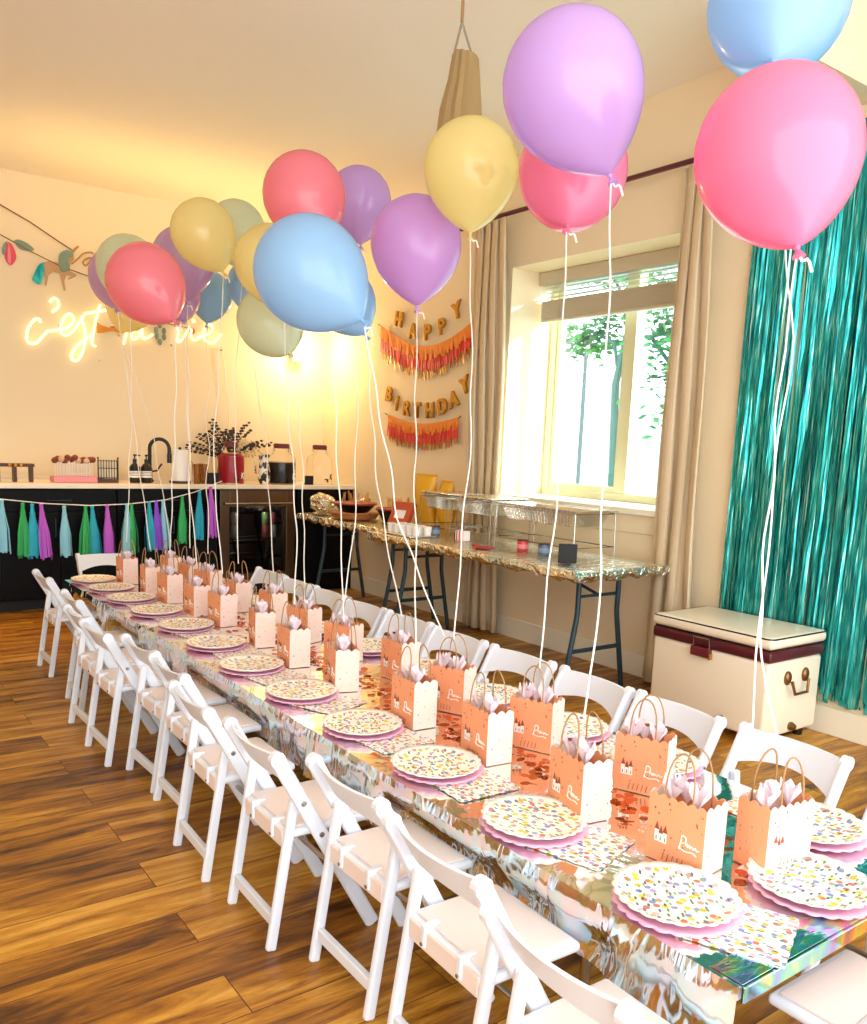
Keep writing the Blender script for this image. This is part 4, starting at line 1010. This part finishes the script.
ME_PLATE = bare('dinner_plate', scallop(.137, 0, .014, 0), [CREAMP, FLORAL])
ME_PINK = bare('charger_plate', scallop(.14, 0, .010, 0), [PINKP, PINKP])
g = G(); n = 80; ring = []
for k in range(n):
    u = 4 * k / n; e_ = int(u); f_ = u - e_; h_ = .105; c_ = ((-1, -1), (1, -1), (1, 1), (-1, 1)); a = c_[e_]; b_ = c_[(e_ + 1) % 4]
    p_ = Vector((a[0] + (b_[0] - a[0]) * f_, a[1] + (b_[1] - a[1]) * f_, 0)) * h_ * (1 + .03 * abs(sin(5 * pi * f_))); ring.append(p_)
g.add([q + Vector((0, 0, .002)) for q in ring] + ring, [tuple(range(n))] + [(k, (k + 1) % n, n + (k + 1) % n, n + k) for k in range(n)] + [tuple(range(2 * n - 1, n - 1, -1))])
ME_NAP = bare('paper_napkin', g, [FLORALN]); ME_NAP.polygons.foreach_set('use_smooth', [False] * len(ME_NAP.polygons))
ZTOP = CTOP + .0028
def put(name, me, x, y, z, rz, lab, cat, grp):
    o = bpy.data.objects.new(name, me); COL.objects.link(o); o.location = (x, y, z); o.rotation_euler = (0, 0, rz); tag(o, lab, cat, grp); return o
def setting(x, y, where, dy):
    put('paper_napkin', ME_NAP, x + rj.uniform(-.02, .02) + .03, y + dy, ZTOP, .2 + rj.uniform(-.3, .3), 'floral paper napkin ' + where, 'napkin', 'floral napkins on the party table')
    a = rj.uniform(0, 6)
    put('charger_plate', ME_PINK, x + rj.uniform(-.006, .006), y - .008, ZTOP + .003, a, 'pink scalloped plate under the floral one ' + where, 'plate', 'pink plates on the party table')
    put('dinner_plate', ME_PLATE, x, y, ZTOP + .0165, a + .3, 'floral scalloped paper plate ' + where, 'plate', 'floral plates on the party table')
LX = [1.505, 1.505, 1.515, 1.515, 1.515, 1.51, 1.53, 1.545, 1.535, 1.525, 1.52, 1.505]
for i, y in enumerate(SY):
    setting(LX[i], y, 'at the %s open-floor place from the camera end' % ORD[i], -.135)
for i, y in enumerate(SY):
    setting(2.132, y + (.05, .12)[i == 1], 'at the %s window-side place from the camera end' % ORD[i], .12 if i else .13)
setting(1.83, .965, 'at the head of the table by the camera', .06)

# ------------------------------------------------------------------ party bags
BW, BD, BH = .095, .155, .172       # along x, along y, height
def make_bag():
    t = thing('party_bag', 'x', 'gift bag', (0, 0, 0), 0, 'peach party bags on the table')
    hx, hy_ = BW / 2, BD / 2
    # four walls with a scalloped top edge
    g = G(); per = []; 
    def side(a, b_, n, mi): 
        for k in range(n): f_ = k / n; per.append((a[0] + (b_[0] - a[0]) * f_, a[1] + (b_[1] - a[1]) * f_, mi, f_))
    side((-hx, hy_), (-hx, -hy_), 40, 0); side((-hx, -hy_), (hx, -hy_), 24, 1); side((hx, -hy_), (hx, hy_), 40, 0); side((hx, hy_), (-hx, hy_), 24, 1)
    N = len(per); vs = []
    for z in (0, .06, .12, 1):
        for x, y, mi, f_ in per:
            zz = z if z < 1 else BH - .010 * (1 - abs(sin(pi * f_ * (6 if mi == 0 else 3))))
            pinch = 1 - (.06 * zz / BH) * (1 if mi == 1 else 0) * 0
            vs.append((x, y, zz))
    for j in range(3):
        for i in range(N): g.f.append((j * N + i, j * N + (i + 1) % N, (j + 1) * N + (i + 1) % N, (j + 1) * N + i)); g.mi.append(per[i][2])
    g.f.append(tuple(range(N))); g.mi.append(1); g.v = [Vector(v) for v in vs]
    o = obj('paper_body', g, [BAG_SHADED, BAG_LIT], t); so = o.modifiers.new('thick', 'SOLIDIFY'); so.thickness = .0016; so.offset = -1
    # print on both broad faces: castle, script and flecks
    for s_ in (-1, 1):
        X = Vector((0, s_ * 1, 0)) ; Z = Vector((0, 0, 1)); O = Vector((s_ * (hx + .0008), 0, 0)); D = Vector((s_ * .0006, 0, 0))
        # X runs left to right for someone facing that side
        g = G(); ga = G()
        c0, cz = -.055, .05
        for (a, b_, w_, h_) in ((0, 0, .011, .03), (.012, 0, .01, .022), (.023, 0, .011, .026)):
            g.prism([(c0 + a, cz + b_), (c0 + a + w_, cz + b_), (c0 + a + w_, cz + b_ + h_), (c0 + a, cz + b_ + h_)], O, X, Z, D)
            ga.prism([(c0 + a - .001, cz + b_ + h_), (c0 + a + w_ + .001, cz + b_ + h_), (c0 + a + w_ / 2, cz + b_ + h_ + .02)], O, X, Z, D)
        pr = obj('castle_print', g, INKW, o); obj('castle_roof', ga, INKO, o)
        g = G()
        for k in range(3): g.prism([(c0 + .004 + .012 * k, cz + .004), (c0 + .007 + .012 * k, cz + .004), (c0 + .007 + .012 * k, cz + .014), (c0 + .004 + .012 * k, cz + .014)], O + D, X, Z, D)
        obj('castle_window', g, INKB, o)
        g = G()
        scr = [[(.014, .052), (.018, .075), (.02, .088), (.03, .086), (.03, .074), (.02, .07)], [(.03, .066), (.034, .073), (.037, .064), (.041, .072), (.043, .064), (.047, .07), (.052, .064), (.056, .07), (.061, .064), (.067, .067)], [(.012, .058), (.03, .052), (.05, .055), (.06, .05)]]
        for q in scr: g.tube([O + D + X * a + Z * b_ for a, b_ in smooth(q, 4)], .0016, 5)
        obj('script_lettering', g, INKW, o)
        g = G(); r_ = random.Random(2)
        for k in range(16):
            a = r_.uniform(-.07, .07); b_ = r_.uniform(.015, .155)
            if c0 - .005 < a < c0 + .04 and cz - .005 < b_ < cz + .06: continue
            u = r_.uniform(.001, .0025); g.prism([(a - u, b_), (a, b_ - u * 1.6), (a + u, b_), (a, b_ + u * 1.6)], O, X, Z, D)
        for k in range(5): a = -.03 + .013 * k; g.tube([O + D + X * a + Z * .008, O + D + X * (a + .004) + Z * .028], .0009, 4)
        obj('fleck_pattern', g, INKO, o)
    g = G(); r_ = random.Random(8)
    for s_ in (-1, 1):
        for k in range(9):
            a = r_.uniform(-.038, .038); b_ = r_.uniform(.02, .15); u = r_.uniform(.0012, .0028)
            g.prism([(a - u, b_), (a, b_ - u * 1.8), (a + u, b_), (a, b_ + u * 1.8)], Vector((0, s_ * (hy_ + .0008), 0)), Vector((1, 0, 0)), Vector((0, 0, 1)), Vector((0, s_ * .0006, 0)))
    obj('side_flecks', g, INKB, o)
    for s_ in (-1, 1):
        x = s_ * (hx - .004); pts = [(x, -.038, BH - .03)] + [(x - s_ * .012 * sin(pi * k / 12), -.038 * cos(pi * k / 12), BH + .108 * sin(pi * k / 12) ** .7) for k in range(13)] + [(x, .038, BH - .03)]
        obj('handle', G().tube(pts, .0024, 6), CORD, t, True)
    vs = []; n = 14; r_ = random.Random(6); g = G()
    for (ox, oy) in ((-.008, -.03), (.01, .01), (-.006, .04)):
        c_ = Vector((ox, oy, BH - .03)); pk = []
        for k in range(n): a = 2 * pi * k / n; q = r_.uniform(.6, 1.1); pk.append(c_ + Vector((cos(a) * .028 * q, sin(a) * .03 * q, .03 + r_.uniform(0, .045))))
        g.add([c_] + pk, [(0, 1 + k, 1 + (k + 1) % n) for k in range(n)])
    obj('tissue', g, TISSUE, t)
    return t


bagp = make_bag(); bag_used = False; BAGW = {}
def bag(key, x, y, rz, lab):
    global bag_used
    z = ZTOP; BAGW[key] = Vector((x, y, z + BH + .095))
    if not bag_used: bag_used = True; bagp.location = (x, y, z); bagp.rotation_euler = (0, 0, rz); bagp['label'] = lab; return
    dup(bagp, (x, y, z), rz, lab)
LB = [(1.647, 1.127, .10), (1.616, 1.488, -.17), (1.665, 1.939, -.12), (1.659, 2.329, -.06), (1.649, 2.853, -.30), (1.655, 3.259, -.1), (1.679, 3.66, -.22), (1.708, 4.149, .05), (1.68, 4.45, 0), (1.68, 4.87, .05), (1.66, 5.2, -.1), (1.645, 5.6, 0)]
RB = [(1.79, 1.055, None), (1.95, 1.48, .42), (1.915, 1.915, .38), (1.915, 2.378, .4), (1.945, 2.83, 0), (1.92, 3.207, .3), (1.935, 3.627, .25), (1.962, 4.084, 0), (1.93, 4.47, 0), (1.95, 4.9, .3), (1.93, 5.2, .1), (1.92, 5.55, 0)]
def centre(x, y, a, lx, ly): return x + cos(a) * lx - sin(a) * ly, y + sin(a) * lx + cos(a) * ly
for i, (x, y, r_) in enumerate(LB):
    bag('L%d' % (i + 1), *centre(x, y, r_, BW / 2, BD / 2), r_, 'peach scalloped party bag, %s from the camera end of the row by the open-floor plates' % ORD[i])
for i, (x, y, r_) in enumerate(RB):
    lab = 'peach scalloped party bag, %s from the camera end of the row by the window-side plates' % ORD[i]
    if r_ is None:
        r_ = pi / 2 - .14; lab = 'party bag with its broad face to the camera coloured as lit, beside the head place'
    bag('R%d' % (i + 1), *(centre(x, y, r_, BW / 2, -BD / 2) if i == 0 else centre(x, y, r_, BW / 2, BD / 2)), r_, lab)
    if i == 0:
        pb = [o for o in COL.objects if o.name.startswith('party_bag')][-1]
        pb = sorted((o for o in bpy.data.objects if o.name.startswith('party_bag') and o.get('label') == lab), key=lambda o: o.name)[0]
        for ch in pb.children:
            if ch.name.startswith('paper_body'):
                ch.data = ch.data.copy(); ch.data.materials[0] = BAG_LIT; ch.data.materials[1] = BAG_SHADED  # turned bag: shaded and lit paper tones change places

# copper confetti down the middle
g = G(); rc = random.Random(21)
for k in range(900):
    y = rc.choice(SY) + rc.gauss(.12, .13); x = 1.86 + rc.gauss(-.03, .045); r_ = rc.uniform(.009, .017)
    if not (1.0 < y < 5.85) or any(abs(q.x - x) < .085 and abs(q.y - y) < .11 for q in BAGW.values()): continue
    z = ZTOP + rc.uniform(.006, .014); q = Quaternion(Vector((rc.uniform(-1, 1), rc.uniform(-1, 1), 0)).normalized(), rc.uniform(-.35, .35)); n = 10
    P = [Vector((x, y, z)) + q @ Vector((r_ * cos(2 * pi * j / n), r_ * sin(2 * pi * j / n), 0)) for j in range(n)]
    g.add(P + [p_ + Vector((0, 0, .001)) for p_ in P], [tuple(range(n)), tuple(range(2 * n - 1, n - 1, -1))] + [(j, (j + 1) % n, n + (j + 1) % n, n + j) for j in range(n)])
tag(obj('confetti', g, COPPER), 'copper disc confetti scattered down the middle of the table', 'confetti', None, 'stuff')

# ------------------------------------------------------------------ balloons
def bal_mat(name, c):
    m = mat(name, c, .2, 0, Coat_Weight=.7, Coat_Roughness=.06); n, l, b = nodes(m); out = n['Material Output']
    tr_ = n.new('ShaderNodeBsdfTranslucent'); tr_.inputs['Color'].default_value = lin(c); mx = n.new('ShaderNodeMixShader'); mx.inputs[0].default_value = .5
    l.new(b.outputs[0], mx.inputs[1]); l.new(tr_.outputs[0], mx.inputs[2]); l.new(mx.outputs[0], out.inputs['Surface'])
    return m
BM = {'lav': bal_mat('latex_lavender', '#dfbef8'), 'pur': bal_mat('latex_orchid', '#e8bbfa'), 'pink': bal_mat('latex_pink', '#ff9dc6'), 'red': bal_mat('latex_coral', '#ffa0b0'), 'yel': bal_mat('latex_yellow', '#fff4b4'), 'blu': bal_mat('latex_blue', '#b2dcff'), 'grn': bal_mat('latex_mint', '#ecf4da'), 'mau': bal_mat('latex_mauve', '#dfbdec')}
PROF = []
for k in range(19): a = pi / 2 * k / 18; PROF.append((sin(a), cos(a)))
for k in range(1, 17): s_ = k / 16; PROF.append((max((1 - s_ ** 2.1) ** .86, .035), -1.38 * s_))
def balloon(cx_, cy2, wpx, knot, c, bagk, way, lab, dep, off=(0, 0, 0)):
    R_ = wpx * dep / F / 2
    C0 = pd(cx_, cy2, dep); kd = pd(knot[0], knot[1], dep); ax = (C0 - kd).normalized()
    # lean the axis so the tail stays below the body
    L = 1.38 * R_; tail = C0 - ax * L
    flatlen = (kd - C0).length
    if flatlen < L:      # tail points partly towards or away from the viewer
        fwd = (EYE - C0).normalized(); d = (kd - C0) / L; q = sqrt(max(0, 1 - d.length_squared)); ax = -(d + fwd * q).normalized(); tail = C0 - ax * L
    t = thing('balloon', lab, 'balloon', tail, 0, None)
    obj('envelope', G().lathe([(r_ * R_, z * R_) for r_, z in PROF][::-1], C0 - tail, ax, 32), BM[c], t, True)
    obj('knot', G().lathe([(.006, .004), (.009, -.004), (.006, -.012), (.017, -.03), (.014, -.03)], (0, 0, 0), ax, 12), BM[c], t, True)
    b0 = BAGW[bagk] + Vector(off); pts = [tail - ax * .012]; dep_b = (b0 - EYE).dot(FW)
    ws = [tuple(w_) for w_ in way]
    ye = 433.5
    for w_ in ws:
        f_ = (w_[1] - knot[1]) / max((CY - (b0 - EYE).dot(UP) / dep_b * F) - knot[1], 1); f_ = min(max(f_, .05), .95)
        pts.append(pd(w_[0], w_[1], dep + (dep_b - dep) * f_))
    pts.append(b0)
    # gentle waver
    fine = []; N = 26; r_ = random.Random(int(cx_ * 7 + cy2)); ph = r_.uniform(0, 6); amp = .012 if not ws else .005
    cum = [0]
    for a, b_ in zip(pts, pts[1:]): cum.append(cum[-1] + (b_ - a).length)
    for k in range(N + 1):
        s_ = cum[-1] * k / N; i = max(j for j in range(len(cum) - 1) if cum[j] <= s_ + 1e-9); f_ = (s_ - cum[i]) / max(cum[i + 1] - cum[i], 1e-6); p_ = pts[i].lerp(pts[i + 1], f_)
        e_ = sin(pi * k / N); fine.append(p_ + Vector((amp * sin(7 * k / N * pi + ph), -amp * sin(7 * k / N * pi + ph), 0)) * e_)
    obj('ribbon', G().tube([p_ - tail for p_ in fine], .0028, 6), RIB, t, True)
    a0 = Vector((0, 0, 0)) - ax * .01
    obj('ribbon_curl', G().tube([a0 + RT * (.03 * k / 5) - UP * (.02 * sin(k * .9) + .002 * k * k) for k in range(7)], .004, 6), RIB, t, True)
    return t


BALLS = [
 (572, 86, 139, (611, 178), 'lav', 'L2', [(605, 480), (596, 640)], 'largest lavender balloon overlapping a pink one above the window'),
 (573, 170, 108, (566, 233), 'pink', 'R3', [(558, 480)], 'pink balloon tucked under the big lavender balloon'),
 (471, 168, 94, (470, 240), 'yel', 'R4', [(472, 420)], 'bright yellow balloon in front of the hanging tan cloth'),
 (416, 243, 91, (417, 308), 'pur', 'L4', [(415, 450)], 'orchid purple balloon just above the birthday banner'),
 (359, 200, 64, (361, 250), 'lav', 'R6', [(357, 390), (355, 520)], 'lavender balloon behind the tall coral one in the middle cluster'),
 (304, 195, 82, (318, 246), 'red', 'L5', [(334, 390), (339, 486)], 'coral balloon on top of the middle cluster, above the big blue one'),
 (309, 272, 110, (364, 322), 'blu', 'R4', [(388, 460), (399, 522), (418, 573)], 'big sky blue balloon at the front of the middle cluster'),
 (344, 300, 62, (366, 336), 'blu', 'R5', [(375, 460), (384, 530)], 'blue balloon mostly hidden behind the big sky blue balloon'),
 (270, 321, 66, (291, 356), 'grn', 'R7', [(300, 420), (303, 493)], 'pale mint balloon hanging below the big sky blue balloon'),
 (271, 262, 73, (284, 310), 'yel', 'L6', [(287, 390), (297, 530)], 'yellow balloon half behind the big sky blue balloon'),
 (236, 230, 58, (243, 270), 'grn', 'R9', [(234, 390)], 'pale mint balloon behind the olive-lit yellow balloon'),
 (203, 232, 64, (223, 272), 'yel', 'L8', [(213, 470)], 'yellow balloon at the top of the cluster by the neon sign'),
 (184, 258, 62, (187, 302), 'mau', 'L9', [(190, 490)], 'mauve balloon between the coral balloon and the yellow one'),
 (211, 294, 44, (207, 324), 'blu', 'R10', [], 'small blue balloon below the mauve one near the end of the neon sign'),
 (251, 283, 46, (244, 312), 'blu', 'R8', [(266, 440)], 'blue balloon peeping out between the yellow and mint balloons'),
 (145, 282, 76, (176, 323), 'red', 'L10', [(176, 400)], 'coral balloon in front of the neon sign'),
 (128, 266, 61, (130, 305), 'grn', 'L12', [(132, 400)], 'grey-green balloon behind the coral balloon by the neon sign'),
 (119, 276, 58, (117, 311), 'mau', 'L11', [(130, 400)], 'dusky mauve balloon beside the unicorn garland'),
 (132, 302, 50, (120, 333), 'yel', 'R12', [(150, 420)], 'yellow balloon mostly hidden behind the coral balloon at the neon sign'),
 (175, 294, 50, (184, 323), 'mau', 'R11', [(188, 420)], 'purple balloon hidden between the coral and blue balloons at the neon sign'),
 (779, 0, 138, (772, 72), 'blu', 'R1', [(793, 330), (768, 540), (757, 650)], 'sky blue balloon cut off at the top above the pink one'),
 (777, 152, 160, (798, 253), 'pink', 'R1', [(786, 330), (772, 470), (758, 640)], 'large pink balloon in front of the teal fringe'),
]
DEP = [2.6, 3.3, 3.84, 4.25, 5.0, 4.2, 3.4, 4.45, 5.1, 4.6, 5.6, 5.0, 5.68, 6.42, 6.1, 4.6, 5.4, 5.9, 6.35, 6.06, 2.78, 2.26]
for i, (b_, d_) in enumerate(zip(BALLS, DEP)): balloon(*b_, dep=d_, off={20: (-.02, .07, 0), 6: (0, .06, 0)}.get(i, (0, 0, 0)))

# ------------------------------------------------------------------ light
wd = bpy.data.worlds.new('daylight'); SC.world = wd; wd.use_nodes = True
bgn = wd.node_tree.nodes['Background']; bgn.inputs['Color'].default_value = (.93, .98, 1.0, 1); bgn.inputs['Strength'].default_value = 3.6
def light(name, kind, loc, energy, col, size=.1, rot=None, **kw):
    d = bpy.data.lights.new(name, kind); d.energy = energy; d.color = col
    if kind == 'AREA': d.size = size; d.shape = kw.get('shape', 'SQUARE'); d.size_y = kw.get('size_y', size)
    elif kind != 'SUN': d.shadow_soft_size = size
    o = bpy.data.objects.new(name, d); COL.objects.link(o); o.location = loc
    if rot: o.rotation_euler = rot
    return o
light('assumed_sconce_glow', 'POINT', (3.98, DB - .32, 2.3), 22, (1, .74, .36), .05)  # point lamp for the assumed sconce, added to wash the wall warm
light('added_ceiling_glow', 'AREA', (2.4, 7.0, 2.75), 7, (1, .66, .22), 2.2, (pi, 0, 0), shape='RECTANGLE', size_y=.5)  # area lamp without a fixture, added for the warm glow on the ceiling
light('assumed_fridge_lamp', 'POINT', (fx, 7.42, .838), 3, (1, .97, .9), .006)  # assumed lamp, out of sight, added to light the cans
light('window_helper_spot', 'SPOT', (6.75, -1.5, 3.6), 9000, (.86, .96, 1), .15, tuple(Vector((4.72 - 6.75, 4.4 + 1.5, 1.85 - 3.6)).to_track_quat('-Z', 'Y').to_euler()))  # added spot lamp outside, stands in for sun on the reveal and curtain
bpy.data.lights['window_helper_spot'].spot_size = .5
light('added_kitchen_spot', 'SPOT', (1.6, 6.9, 3.4), 110, (1, .6, .22), .08)  # added spot lamp with no fixture, warms the back wall
SC.view_settings.view_transform = 'Standard'; SC.view_settings.look = 'None'; SC.view_settings.gamma = 1; SC.view_settings.exposure = .3
SC.view_settings.use_curve_mapping = False
